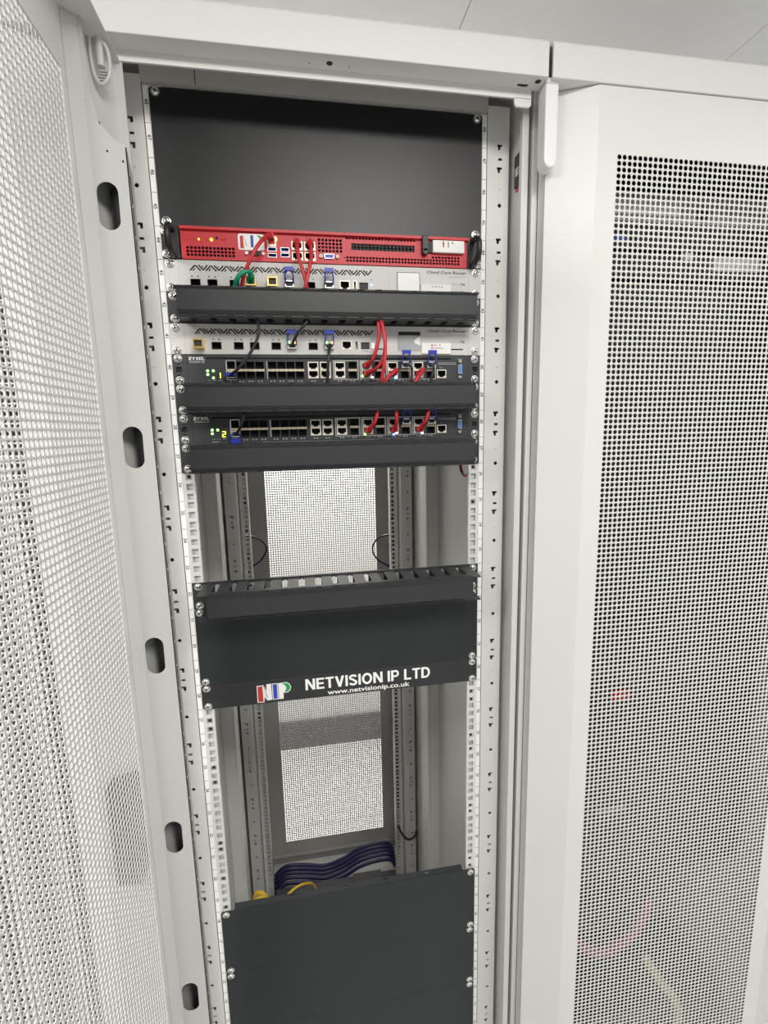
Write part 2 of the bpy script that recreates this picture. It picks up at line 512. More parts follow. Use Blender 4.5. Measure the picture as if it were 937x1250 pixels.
def top_cover(x0, x1, parent, detail=False):
    m = MB()
    # front fascia, lower return, lip and roof
    pr = [(-0.103, 2.129), (-0.103, 2.171), (-0.097, 2.177), (0.98, 2.177), (0.98, 2.172), (-0.093, 2.172), (-0.098, 2.168), (-0.098, 2.1315), (-0.072, 2.1315), (-0.072, 2.129)]
    m.prism(pr, 'x', x0, x1)
    o = m.build('top_cover', 'rack_paint', parent, bevel=0.0015)
    l = MB().box(x0 + 0.012, x1 - 0.012, -0.0755, -0.0725, 2.1165, 2.131)
    for xa, xb in ((x0 + 0.012, x0 + 0.037), (x1 - 0.037, x1 - 0.012)):
        l.prism([(xa, 2.117), (xa, 2.109), (xa + 0.003, 2.106), (xb - 0.003, 2.106), (xb, 2.109), (xb, 2.117)], 'y', -0.0755, -0.0725)
    l.build('edge_lip', 'rack_paint', o)
    if detail:
        h = MB()
        for x, y in ((0.002, -0.087), (0.288, -0.092)):
            h.cyl((x, y, 2.1288), 'z', 0.0042, 0.0042, 0.0006, 12)
        h.prism([(0.262, -0.084), (0.2775, -0.0845), (0.2775, -0.081), (0.271, -0.0795), (0.262, -0.081)], 'z', 2.1286, 2.1295)
        for x in (-0.024, 0.028):
            h.cyl((x, -0.084, 2.1288), 'z', 0.001, 0.001, 0.0006, 8)
        h.build('fixing_hole', 'print_black', o)
    return o

# ------------------------------------------------------------------ the open cabinet
cab = thing('server_cabinet', 'open light grey server cabinet holding network equipment, perforated door swung out left', 'server cabinet', 'row of server cabinets', (0, 0.45, FLOOR))
CAB_OFF = Vector(cab.location)
def part(mb, name, mats, parent=cab, **k):
    """parts are modelled in world coordinates; shift into the frame of the thing"""
    o = mb.build(name, mats, parent, **k)
    if parent is cab:
        o.location = -CAB_OFF
    return o
def post_holes(xc, side):
    hs = []
    z = 2.0940
    while z > 0.0:
        a = side
        def T(zc):
            # short bar with a stem hanging from its outer half
            hs.append((xc - 0.0042, xc + 0.0042, zc - 0.0005, zc + 0.0030))
            hs.append(((xc + 0.0002) if a < 0 else (xc - 0.0028), (xc + 0.0042) if a < 0 else (xc + 0.0012), zc - 0.0050, zc + 0.0030))
        T(z)
        hs.append((xc - 0.0022, xc + 0.0042, z - 0.0200, z - 0.0165))
        T(z - 0.0325)
        zc = z - 0.0850
        for dx, dz in ((0.0030, 0.0013), (0.0013, 0.0030), (0.0023, 0.0023)):
            hs.append((xc + 0.001 - dx, xc + 0.001 + dx, zc - dz, zc + dz))
        hs.append((xc, xc + 0.0014, zc + 0.0230, zc + 0.0244))
        z -= 0.1367
    return hs
def corner_post(side, yf, yb, name):
    m = MB()
    xa, xb = (-0.2875, -0.2515) if side < 0 else (0.2515, 0.2875)
    m.plate(xa, xb, FLOOR + 0.06, 2.150, yf, yf + 0.0016 * (1 if yb > yf else -1), post_holes(-0.2700 if side < 0 else 0.2720, side))
    y0, y1 = min(yf, yb), max(yf, yb)
    m.box(xa, xa + 0.0016, y0 + 0.0016, y1, FLOOR + 0.06, 2.150)
    m.box(xb - 0.0016, xb, y0 + 0.0016, y1, FLOOR + 0.06, 2.150)
    yy = yb
    m.box(xa, xb, min(yy, yy + 0.001), max(yy, yy + 0.001), FLOOR + 0.06, 2.150)
    return part(m, name, 'rack_paint')
corner_post(-1, 0.001, 0.045, 'corner_post')
corner_post(1, 0.001, 0.045, 'corner_post')
corner_post(-1, 0.715, 0.78, 'corner_post')
corner_post(1, 0.715, 0.78, 'corner_post')
# rails with square holes, unit strip and numbers
def rail(side, y, front=True):
    m = MB()
    s = side
    hs = []
    for n in range(1, 49):
        for dz in (0.00635, 0.022225, 0.0381):
            z = zb(n) + dz
            hs.append((0.2325 - 0.0048, 0.2325 + 0.0048, z - 0.0048, z + 0.0048))
    m.plate(0.2245, 0.2500, -0.002, 48 * U + 0.003, y, y + 0.002, hs)
    m.box(0.2240, 0.2260, y + 0.001, y + 0.028, -0.002, 48 * U + 0.003) if not front else None
    m.box(0.2485, 0.2500, y + 0.001, y + 0.030, -0.002, 48 * U + 0.003)
    if front:
        m.box(0.2245, 0.2500, y + 0.0055, y + 0.0065, -0.002, 48 * U + 0.003)
    if s < 0:
        m.xform(lambda x, yy, z: (-x, yy, z))
    o = part(m, 'mounting_rail', 'rail_zinc')
    # white strip and printed numbers
    st = MB().box(s * 0.2425, s * 0.2497, y - 0.0006, y, -0.001, 48 * U + 0.002)
    st.build('unit_strip', 'print_white', o)
    nb = MB()
    for n in range(1, 49):
        if front:
            add_text(nb, str(n), s * 0.2461 - 0.0024, y - 0.0009, zb(n) + 0.0262, 0.0075, rot=-math.pi / 2, align='CENTER', bold=0.0001)
        nb.box(min(s * 0.2425, s * 0.2497), max(s * 0.2425, s * 0.2497), y - 0.00075, y - 0.0004, zb(n) - 0.0003, zb(n) + 0.0003)
    nb.build('unit_number', 'print_grey', o)
    return o
RAILS = {(-1, 0): rail(-1, 0.0), (1, 0): rail(1, 0.0), (-1, 1): rail(-1, 0.76, False), (1, 1): rail(1, 0.76, False)}
# cage nuts in some of the free holes
def nut_mesh():
    m = MB()
    m.plate(-0.0046, 0.0046, -0.0046, 0.0046, 0.0004, 0.003, [(-0.0026, 0.0026, -0.0026, 0.0026)])
    m.box(-0.0044, 0.0044, 0.003, 0.0032, -0.0044, 0.0044, 1)
    return m.mesh('cage_nut', ['steel', 'dark_void'])
NUT = nut_mesh()
for s, lst in ((-1, ((36, 2), (27, 1), (27, 0), (25, 1), (24, 2), (22, 0), (21, 2), (20, 1), (19, 0))), (1, ((36, 2), (35, 1), (27, 1), (27, 0), (25, 1), (24, 2), (22, 0), (21, 2), (19, 1), (19, 0)))):
    for n, k in lst:
        link('cage_nut', NUT, RAILS[(s, 0)], (s * 0.2325, 0.0004, zb(n) + (0.00635, 0.022225, 0.0381)[k]))
# side frames, panels, middle posts
for s in (-1, 1):
    f = lambda a: s * a
    part(MB().box(min(f(.2880), f(.2985)), max(f(.2880), f(.2985)), -0.046, -0.036, FLOOR + 0.05, 2.129).box(min(f(.2962), f(.2985)), max(f(.2962), f(.2985)), -0.036, 0.06, FLOOR + 0.05, 2.1715), 'side_frame', 'rack_paint', bevel=0.001)
    part(MB().box(min(f(.2950), f(.2985)), max(f(.2950), f(.2985)), 0.06, 0.93, FLOOR + 0.05, 2.15), 'side_panel', 'rack_paint')
    pm = MB()
    pm.box(min(f(.268), f(.2945)), max(f(.268), f(.2945)), 0.430, 0.530, FLOOR + 0.05, 2.15)
    pm.box(min(f(.262), f(.268)), max(f(.262), f(.268)), 0.436, 0.444, FLOOR + 0.05, 2.15)
    part(pm, 'middle_post', 'rack_paint')
part(MB().box(-0.2500, 0.2500, 0.001, 0.04, 2.1365, 2.165).box(-0.2515, 0.2515, -0.002, 0.001, 2.1405, 2.163), 'top_beam', 'rack_paint_grey')
part(MB().box(-0.1795, -0.1785, -0.0024, 0.0, 2.1405, 2.163), 'beam_joint', 'grey_void')
part(MB().box(-0.298, 0.298, -0.045, 0.93, FLOOR, FLOOR + 0.05).box(-0.29, 0.29, 0.80, 0.93, FLOOR + 0.05, FLOOR + 0.085), 'base_frame', 'rack_paint_grey')
tc = top_cover(-0.2985, 0.2985, cab, True)
tc.location = -CAB_OFF

# striker and latch seen in the gap beside the right post
lm = MB().box(0.2930, 0.2962, -0.030, -0.008, 2.030, 2.075, 1)
lm.box(0.2885, 0.2930, -0.032, -0.022, 2.040, 2.052, 0).cyl((0.2880, -0.027, 2.047), 'x', 0.004, 0.004, 0.004, 10)
lm.box(0.2900, 0.2930, -0.030, -0.020, 2.020, 2.023, 2)
part(lm, 'door_striker', ['steel', 'grey_void', 'print_red'])

# open front door, turned a quarter turn about the left edge
DX, DY = -0.293, -0.072
def door_to_world(o):
    # local x -> world -y, local y -> world +x
    M = Matrix(((0, 1, 0, DX), (-1, 0, 0, DY - 0.29), (0, 0, 1, 0), (0, 0, 0, 1)))
    o.matrix_basis = Matrix.Translation(-CAB_OFF) @ M
door = link('front_door', door_frame_mb(2.117, 0.037, 0.039, 0.006).mesh('front_door', 'rack_paint'), cab)
door['label'] = 'perforated front door standing open'
door_to_world(door)
sh = link('perforated_sheet', PERF, door, (0, 0, PZ0 + 0.006))
MB().cyl((-0.246, 0.033, DOOR_H0 + 0.02), 'z', 0.010, 0.010, 1.96, 14).build('channel_rod', 'black_paint', door, smooth=True)  # dark rod filling part of the view through the oblong holes
MB().box(-0.2860, -0.2400, 0.0285, 0.0300, DOOR_H0 + 0.02, 1.97).build('channel_shade', 'grey_void', door)  # dark sheet added so the oblong holes look shaded inside
for sd in (-1, 1):
    stiffener_mb(sd).build('stiffener', 'stiffener_grey', door)
g = MB()
z = DOOR_H0 + 0.02
while z < 1.95:
    g.box(-0.2245, -0.2225, 0.0525, 0.0533, z, z + 0.030)
    z += 0.034
g.build('gasket', 'grey_void', door)
# spring hinge clip at the top of the open door, on the inner face
hc = MB()
cx = -0.250
loop = [(cx, 0.019, 2.118), (cx, 0.0335, 2.106), (cx, 0.0350, 2.082), (cx, 0.0290, 2.070), (cx, 0.0225, 2.068), (cx, 0.0170, 2.080), (cx, 0.0155, 2.106)]
hc.tube(loop, 0.0021, 8, sub=4, closed=True)
hc.cyl((cx - 0.001, 0.0255, 2.086), 'z', 0.0042, 0.0042, 0.038, 12)
for k in range(4):
    hc.box(cx - 0.003, cx + 0.001, 0.0200 + 0.001 * k, 0.0315, 2.0715 + 0.003 * k, 2.0725 + 0.003 * k)
hc.build('hinge_clip', 'clip_plastic', door, smooth=True)
sc = MB()
sc.cyl((-0.2500, 0.011, 2.026), 'y', 0.0026, 0.0018, 0.008, 10)
sc.build('rivet', 'chrome', door)
pn = MB()
for zz, yy in ((1.972, 0.048), (1.982, 0.032), (1.045, 0.012), (1.060, 0.0105)):
    pn.cyl((-0.2199, yy, zz), 'x', 0.0012, 0.0012, 0.0003, 8)
pn.build('fixing_hole', 'print_black', door)

# rear door with its own perforated sheet
rd = MB()
w2 = NC * PITCH / 2
xc = 0.011
rd.plate(-0.296, 0.296, FLOOR + 0.03, 2.15, 0.950, 0.9515, [(xc - w2, xc + w2, PZ0 + 0.008, 2.051)])
rd.box(-0.296, 0.296, 0.925, 0.950, FLOOR + 0.03, FLOOR + 0.034).box(-0.296, 0.296, 0.938, 0.950, 0.000, 0.006)
rdo = part(rd, 'rear_door', 'rack_paint_grey')
link('perforated_sheet', PERF, rdo, (xc, 0.950, PZ0 + 0.008))

# ------------------------------------------------------------------ neighbouring cabinets
def closed_cabinet(cx, label, handle, hinge):
    t = thing('server_cabinet', label, 'server cabinet', 'row of server cabinets', (cx, 0.45, FLOOR))
    off = Vector(t.location)
    def pt(mb, name, mats, **k):
        o = mb.build(name, mats, t, **k)
        o.location = -off
        return o
    o = top_cover(cx - 0.2985, cx + 0.2985, t)
    o.location = -off
    for s in (-1, 1):
        a, b = sorted((cx + s * 0.2985, cx + s * 0.2890))
        pt(MB().box(a, b, -0.047, 0.93, FLOOR + 0.05, 2.1715), 'side_frame', 'rack_paint', bevel=0.001)
    pt(MB().box(cx - 0.285, cx + 0.285, 0.94, 0.95, FLOOR + 0.05, 2.15), 'rear_panel', 'rack_paint_grey')
    pt(MB().box(cx - 0.297, cx + 0.297, -0.045, 0.93, FLOOR, FLOOR + 0.05), 'base_frame', 'rack_paint_grey')
    d = link('front_door', FRAME_ME, t)
    d.location = Vector((cx, -0.100, 0)) - off
    link('perforated_sheet', PERF, d, (0, 0, PZ0))
    if hinge:
        h = MB()
        x0, x1, z0, z1 = -0.3045, -0.2855, 2.021, 2.134
        prof = []
        n = 10
        for k in range(n + 1):
            a = math.pi + math.pi * k / n
            prof.append((0.5 * (x0 + x1) + 0.5 * (x1 - x0) * math.cos(a), z0 + 0.011 + 0.011 * math.sin(a)))
        prof += [(x1, z1 - 0.003), (x1 - 0.003, z1), (x0 + 0.003, z1), (x0, z1 - 0.003)]
        h.prism(prof, 'y', 0.004, 0.028)
        hb = h.build('hinge_cover', 'hinge_plastic', d, bevel=0.003)
        MB().box(x0 + 0.0002, x1 + 0.0004, 0.0036, 0.028, z1 - 0.0085, z1 - 0.0075).build('cap_joint', 'print_light', hb)
    if handle:
        h = MB()
        h.box(0.241, 0.279, -0.012, 0.030, 0.990, 1.158, 0)
        hd = h.build('door_handle', 'black_satin', d, bevel=0.004)
        MB().box(0.252, 0.268, -0.022, -0.012, 1.01, 1.12).build('lever', 'black_paint', hd, bevel=0.003)
    return t
cabR = closed_cabinet(0.603, 'closed light grey server cabinet with a perforated door, standing right of the open one', False, True)
cabL = closed_cabinet(-0.603, 'closed server cabinet with a dark door handle, seen only through the open perforated door', True, False)

# ------------------------------------------------------------------ small shared meshes
def screw_mesh():
    m = MB()
    prof = [(0.0062, 0.0), (0.0062, -0.0008), (0.0048, -0.0010), (0.0047, -0.0022), (0.0036, -0.0034), (0.0018, -0.0039)]
    n = 14
    vs, fs = [], []
    for r, y in prof:
        for k in range(n):
            a = 2 * math.pi * k / n
            vs.append((r * math.cos(a), y, r * math.sin(a)))
    for i in range(len(prof) - 1):
        for k in range(n):
            fs.append((i * n + k, i * n + (k + 1) % n, (i + 1) * n + (k + 1) % n, (i + 1) * n + k))
    fs.append(tuple((len(prof) - 1) * n + k for k in range(n)))
    m.add(vs, fs, 0)
    m.box(-0.0024, 0.0024, -0.0042, -0.0036, -0.00055, 0.00055, 1)
    m.box(-0.00055, 0.00055, -0.0042, -0.0036, -0.0024, 0.0024, 1)
    return m.mesh('screw', ['chrome', 'grey_void'], smooth=True)
SCREW = screw_mesh()
def screws(parent, zs, y=FY, sides=(-1, 1), x=0.2325):
    for s in sides:
        for z in zs:
            o = link('screw', SCREW, parent, (s * x + random.uniform(-.0006, .0006), y, z))
            o.rotation_euler = (0, random.uniform(0, 1.5), 0)

def ear_plate(m, z0, z1, y0=FY, y1=-0.0005, mi=0):
    r = 0.003
    m.prism([(-0.2413, z0 + r), (-0.2413 + r, z0), (0.2413 - r, z0), (0.2413, z0 + r), (0.2413, z1 - r), (0.2413 - r, z1), (-0.2413 + r, z1), (-0.2413, z1 - r)], 'y', y0, y1, mi)

# ------------------------------------------------------------------ blanking panels
def blank(n0, n1, label, mat_, scr, flange=False, y=FY):
    m = MB()
    z0, z1 = zb(n0) + 0.0001, zb(n1 + 1) - 0.0001
    ear_plate(m, z0, z1, y, y + 0.002)
    if flange:
        # top return with slots
        xs = -0.2150
        slots = [(-0.118, -0.108), (-0.020, -0.010), (0.060, 0.070), (0.142, 0.150)]
        m.plate(-0.218, 0.218, 0.0, 0.013, z1 - 0.002, z1 - 0.0005, [(a, b, 0.006, 0.010) for a, b in slots])
        n = len(m.v)
    else:
        m.box(-0.218, 0.218, y + 0.002, 0.014, z1 - 0.002, z1 - 0.0005)
    m.box(-0.218, 0.218, y + 0.002, 0.014, z0 + 0.0005, z0 + 0.002)
    if flange:
        # plate() made a vertical sheet: lay that block flat
        k0 = 16
        cnt = len(m.v) - 8 - k0
        for i in range(k0, k0 + cnt):
            x_, y_, z_ = m.v[i]
            m.v[i] = (x_, 0.0 + z_, y_)
    o = m.build('blanking_panel', mat_, None, bevel=0.0003)
    tag(o, label, 'blanking panel', 'blanking panels in the open cabinet')
    screws(o, scr, y)
    return o
blank(45, 48, 'large black blanking panel at the very top of the cabinet, above the red server', 'black_satin', [48 * U - 0.00635, zb(45) + 0.00635])
blank(29, 31, 'black blanking panel between the finger duct and the white company lettering', 'slate_paint', [31 * U - 0.00635, zb(29) + 0.00635])
blank(16, 18, 'upper dark blanking panel at the bottom of the open cabinet, below the rear opening', 'slate_paint', [18 * U - 0.00635, zb(16) + 0.00635], True)
blank(13, 15, 'lower dark blanking panel cut off by the bottom of the picture', 'slate_paint', [15 * U - 0.00635, zb(13) + 0.00635])
blank(10, 12, 'lowest dark blanking panel under the two others, its top screws just showing', 'slate_paint', [12 * U - 0.00635, zb(10) + 0.00635])

# ------------------------------------------------------------------ company name panel
def logo(mb, x0, z0, w_, h_, y, base=0):
    """letters N I P as coloured bars with a pale outline; materials: base+0 white, 1 red, 2 blue, 3 green, 4 grey outline"""
    def P(pts, mi, dy):
        mb.prism([(x0 + a * w_, z0 + b * h_) for a, b in pts], 'y', y - dy, y - dy + 0.0002, base + mi)
    # white outlines, one per letter
    P([(0.00, 0.02), (0.20, 0.00), (0.21, 0.30), (0.29, 0.08), (0.43, 0.10), (0.42, 1.0), (0.28, 0.99), (0.28, 0.62), (0.20, 0.96), (0.00, 0.95)], 0, 0.0002)
    P([(0.445, 0.10), (0.615, 0.10), (0.615, 0.99), (0.445, 1.0)], 0, 0.0002)
    P([(0.63, 0.09), (0.765, 0.09), (0.77, 0.42), (0.90, 0.42), (0.98, 0.55), (1.0, 0.72), (0.96, 0.90), (0.87, 1.0), (0.63, 0.99)], 0, 0.0002)
    P([(0.025, 0.06), (0.175, 0.04), (0.165, 0.91), (0.025, 0.90)], 1, 0.0004)
    P([(0.190, 0.94), (0.205, 0.94), (0.30, 0.30), (0.285, 0.14)], 4, 0.0004)
    P([(0.47, 0.14), (0.59, 0.14), (0.59, 0.95), (0.47, 0.96)], 2, 0.0004)
    pts = [(0.74, 0.96)] + [(0.84 + 0.135 * math.cos(math.radians(a)), 0.71 + 0.25 * math.sin(math.radians(a))) for a in range(90, -91, -20)] + [(0.80, 0.46), (0.84, 0.56), (0.86, 0.72), (0.82, 0.84)]
    P(pts, 3, 0.0004)
m = MB()
ear_plate(m, zb(28) + 0.0004, zb(29) - 0.0004, FY, FY + 0.002)
np_ = m.build('name_panel', 'black_paint', None, bevel=0.0006)
tag(np_, 'black panel with NETVISION IP LTD in white letters and a coloured NIP logo', 'sign panel')
screws(np_, [zb(29) - 0.00635, zb(28) + 0.00635])
lt = MB()
zz = zb(28)
bold_text(lt, 'NETVISION IP LTD', -0.0695, 0.1530, FY - 0.0002, zz + 0.0165, 0.0205)
fit_text(lt, 'www.netvisionip.co.uk', -0.0320, 0.1150, FY - 0.0002, zz + 0.0042, 0.0085, bold=0.016)
lt.build('lettering', 'print_white', np_)
lg = MB()
logo(lg, -0.1515, zz + 0.0025, 0.0575, 0.033, FY)
lg.build('logo', ['print_white', 'print_red', 'print_blue', 'print_green', 'print_light'], np_)

# ------------------------------------------------------------------ cable managers (slotted duct with cover)
FING_PITCH = 0.0268
FING = MB().box(-0.0085, 0.0085, -0.0435, 0.0, -0.0009, 0.0009).box(-0.0110, 0.0110, -0.0040, 0.0, -0.0009, 0.0009).mesh('finger', 'duct_plastic')
def cover_mesh(hw):
    pr = [(-0.0425, 0.0435), (-0.0500, 0.0365), (-0.0500, 0.0095), (-0.0425, 0.0010), (-0.0370, 0.0010), (-0.0370, 0.0022), (-0.0420, 0.0022), (-0.0486, 0.0100), (-0.0486, 0.0360), (-0.0420, 0.0420), (-0.0370, 0.0420), (-0.0370, 0.0435)]
    return MB().prism(pr, 'x', -hw, hw).mesh('cover', 'duct_plastic')
COVER = cover_mesh(0.2185)
def cable_manager(n, label, deep=1.0):
    t = thing('cable_manager', label, 'cable manager', 'black cable managers', (0, 0, zb(n)))
    m = MB()
    hs = [((k - 7.5) * FING_PITCH - 0.0055, (k - 7.5) * FING_PITCH + 0.0055, 0.010, U - 0.0045) for k in range(16)]
    m.plate(-0.2413, 0.2413, 0.0, U, FY, -0.0008, hs)
    m.build('back_plate', 'duct_plastic', t)
    for k in range(17):
        x = (k - 8) * FING_PITCH
        for z in (0.0030, U - 0.0030):
            link('finger', FING, t, (x, FY, z)).scale = (1, deep, 1)
    link('cover', COVER, t).scale = (1 if deep == 1 else 0.95, deep, 1)
    screws(t, [U - 0.00635, 0.00635])
    return t
cable_manager(42, 'black cable manager duct squeezed between the two white routers')
cable_manager(39, 'black cable manager duct between the two dark network switches')
cable_manager(37, 'black cable manager duct below the lower dark switch, above the rear opening')
cable_manager(32, 'black finger duct with open slots along its top, above the blank middle panel', 1.5)

# ------------------------------------------------------------------ ports
def port_mesh(name, wd, ht, depth, rim, mats, tabs=False, keys=True):
    m = MB()
    a, b = wd / 2, ht / 2
    m.plate(-a, a, -b, b, -0.0010, 0.0004, [(-a + rim, a - rim, -b + rim, b - rim)])
    ia, ib = a - rim, b - rim
    vs = [(-ia, 0.0003, -ib), (ia, 0.0003, -ib), (ia, 0.0003, ib), (-ia, 0.0003, ib), (-ia, depth, -ib), (ia, depth, -ib), (ia, depth, ib), (-ia, depth, ib)]
    m.add(vs, [(0, 1, 5, 4), (1, 2, 6, 5), (2, 3, 7, 6), (3, 0, 4, 7), (4, 5, 6, 7)], 1)
    if tabs:   # keyed notch shoulders of a modular jack
        m.box(-ia, -ia + 0.0028, -0.0004, 0.004, -ib, -ib + 0.0022, 0)
        m.box(ia - 0.0028, ia, -0.0004, 0.004, -ib, -ib + 0.0022, 0)
    return m.mesh(name, mats)
RJ = port_mesh('ethernet_port', 0.0165, 0.0125, 0.010, 0.0016, ['port_metal', 'dark_void'], True)
RJ_STEEL = port_mesh('ethernet_port', 0.0158, 0.0135, 0.010, 0.0014, ['port_metal', 'dark_void'], True)
SFP_DARK = port_mesh('sfp_port', 0.0140, 0.0105, 0.010, 0.0006, ['grey_void', 'dark_void'])
SFP_SW = port_mesh('sfp_port', 0.0134, 0.0118, 0.010, 0.0006, ['switch_face', 'dark_void'])
USB = port_mesh('usb_port', 0.0128, 0.0058, 0.008, 0.0006, ['steel', 'usb_blue'])
USB_V = port_mesh('usb_port', 0.0052, 0.0130, 0.008, 0.0006, ['steel', 'cable_beige'])
RIM = 0.0
def hole(x, z, wd, ht, e=0.0004): return (x - wd / 2 + e, x + wd / 2 - e, z - ht / 2 + e, z + ht / 2 - e)
def vga_mesh(mat_in, vertical=False):
    m = MB()
    o = [(-0.0080, 0.0032), (0.0080, 0.0032), (0.0068, -0.0032), (-0.0068, -0.0032)]
    m.prism(o, 'y', -0.0032, 0.0, 0)
    m.prism([(x * 0.86, z * 0.78) for x, z in o], 'y', -0.0036, -0.0030, 1)
    for sx in (-0.0125, 0.0125):
        m.cyl((sx, -0.0040, 0), 'y', 0.0024, 0.0024, 0.0040, 6, 2)
        m.cyl((sx, -0.0042, 0), 'y', 0.0012, 0.0012, 0.0006, 8, 3)
    for k in range(5):
        for r in (-1, 0, 1):
            m.box(-0.0046 + k * 0.0022 + r * 0.0005, -0.0040 + k * 0.0022 + r * 0.0005, -0.0038, -0.0034, r * 0.0014 - 0.0003, r * 0.0014 + 0.0003, 3)
    if vertical:
        m.xform(lambda x, y, z: (z, y, -x))
    return m.mesh('video_port', ['steel', mat_in, 'port_metal', 'print_black'], smooth=False)
VGA = vga_mesh('vga_blue')
VGA_V = vga_mesh('serial_blue', True)

# ------------------------------------------------------------------ red server (unit 44)
def red_server():
    n = 44
    z0 = zb(n)
    t = thing('rack_server', 'red rack server with grey pull handles, grilles and a white sticker', 'server', None, (0, 0, z0))
    holes, w = [], 1
    def grid(x0, x1, za, zc, nx, nz, gap=0.28):
        px, pz = (x1 - x0) / nx, (zc - za) / nz
        for i in range(nx):
            for j in range(nz):
                holes.append((x0 + (i + gap / 2) * px, x0 + (i + 1 - gap / 2) * px, za + (j + gap / 2) * pz, za + (j + 1 - gap / 2) * pz))
    grid(-0.2090, -0.1395, 0.0042, 0.0188, 13, 3)
    grid(-0.0185, 0.0195, 0.0162, 0.0365, 7, 4)
    grid(0.0240, 0.1340, 0.0360, 0.0402, 22, 1)
    grid(0.0240, 0.2060, 0.0040, 0.0128, 36, 2)
    grid(0.1590, 0.2060, 0.0128, 0.0172, 9, 1)
    holes.append((0.0330, 0.1320, 0.0215, 0.0310))
    port = []
    for x, zz in ((-0.0490, 0.0240), (-0.0490, 0.0095), (-0.0302, 0.0240), (-0.0302, 0.0095)):
        port.append((RJ, x, zz)); holes.append(hole(x, zz, 0.0165, 0.0125))
    for x, zz in ((-0.0672, 0.0180), (-0.0672, 0.0105), (-0.0860, 0.0180), (-0.0860, 0.0095)):
        port.append((USB, x, zz)); holes.append(hole(x, zz, 0.0128, 0.0058))
    m = MB()
    m.plate(-0.2150, 0.2195, 0.0006, U - 0.0004, FY - 0.001, -0.0012, holes)
    m.box(-0.2150, 0.2195, FY - 0.006, FY - 0.001, U - 0.0042, U - 0.0004)     # lid edge
    fp = m.build('front_panel', 'server_red', t)
    MB().box(-0.2150, 0.2195, 0.010, 0.55, 0.0010, U - 0.0008).build('chassis', 'dark_void', t)
    for me, x, zz in port:
        link(me.name.split('.')[0], me, t, (x, FY - 0.001, zz))
    # expansion slot block: small cells behind the long opening
    e = MB()
    for i in range(17):
        for j in range(2):
            x = 0.0336 + i * 0.0058
            e.box(x, x + 0.0044, FY + 0.0006, 0.004, 0.0218 + j * 0.0048, 0.0256 + j * 0.0048)
    e.build('slot_block', 'print_black', t)
    link('video_port', VGA, t, (-0.0015, FY - 0.001, 0.0103))
    # left serial socket, mostly hidden by the cable
    s = MB().prism([(-0.119, 0.0142), (-0.104, 0.0142), (-0.1052, 0.0080), (-0.1178, 0.0080)], 'y', FY - 0.0035, FY - 0.001, 1)
    for sx in (-0.1230, -0.0990):
        s.cyl((sx, FY - 0.004, 0.011), 'y', 0.0024, 0.0024, 0.003, 6, 0)
    s.build('serial_port', ['port_metal', 'grey_void'], t)
    # upper network jack of the stacked socket where the diagonal red lead starts
    s = MB().plate(-0.0930, -0.0795, 0.0225, 0.0365, FY - 0.0016, FY - 0.0004, [(-0.0912, -0.0815, 0.0245, 0.0345)])
    s.build('ethernet_port', 'port_metal', t)
    l = MB().box(-0.0800, -0.0780, FY - 0.002, FY - 0.001, 0.0300, 0.0345)
    l.build('status_light', 'led_orange', t)
    for x, r in ((-0.1897, 0.0011), (-0.1722, 0.0019)):
        MB().cyl((x, FY - 0.0022, 0.0280), 'y', r, r, 0.0014, 10).build('status_light', 'led_yellow', t)
    for x, r in ((-0.1645, 0.0020), (-0.1551, 0.0032)):
        MB().cyl((x, FY - 0.0026, 0.0308), 'y', r * 0.85, r, 0.0018, 14).build('button', 'rubber' if r < 0.003 else 'server_red', t)
    d = MB()
    for x in (-0.1955, -0.1785, 0.0215, 0.0225, 0.2125):
        d.cyl((x, FY - 0.0013, 0.028 if x < 0 else 0.010), 'y', 0.0008, 0.0008, 0.0004, 8)
    d.box(-0.1334, -0.1328, FY - 0.0063, FY - 0.001, U - 0.0042, U - 0.0002)
    d.box(0.0215, 0.0221, FY - 0.0063, FY - 0.001, U - 0.0042, U - 0.0002)
    d.build('panel_gap', 'print_black', t)
    # white sticker with coloured bars
    st = MB()
    x0, x1, za, zc, r = -0.1345, -0.0970, 0.0155, 0.0380, 0.002
    st.prism([(x0, za + r), (x0 + r, za), (x1 - r, za), (x1, za + r), (x1, zc - r), (x1 - r, zc), (x0 + r, zc), (x0, zc - r)], 'y', FY - 0.0016, FY - 0.001, 5)
    logo(st, -0.1325, 0.0168, 0.0340, 0.0200, FY - 0.0016)
    st.build('sticker', ['print_white', 'print_red', 'print_blue', 'print_green', 'print_light', 'print_white'], t)
    # black latch and pull-out tag
    MB().box(0.1428, 0.1530, FY - 0.009, FY - 0.001, 0.0215, U).cyl((0.1479, FY - 0.009, 0.0215), 'y', 0.0051, 0.0051, 0.008, 14).build('release_latch', 'black_satin', t, bevel=0.001)
    MB().box(0.1530, 0.1610, FY - 0.005, FY - 0.001, 0.0215, 0.0365).build('tag_bracket', 'grey_void', t)
    tg = MB()
    tg.box(0.1600, 0.2115, FY - 0.0075, FY - 0.002, 0.0208, 0.0388)
    tgo = tg.build('label_tag', 'paper', t, bevel=0.0012)
    pr = MB()
    for a, b, c, dd, mi in ((0.1760, 0.1780, 0.0282, 0.0372, 0), (0.1752, 0.1790, 0.0330, 0.0336, 0), (0.1842, 0.1856, 0.0282, 0.0362, 1), (0.1905, 0.1925, 0.0340, 0.0362, 1)):
        pr.box(a, b, FY - 0.0079, FY - 0.0074, c, dd, mi)
    pr.build('print', ['print_red', 'print_grey'], tgo)
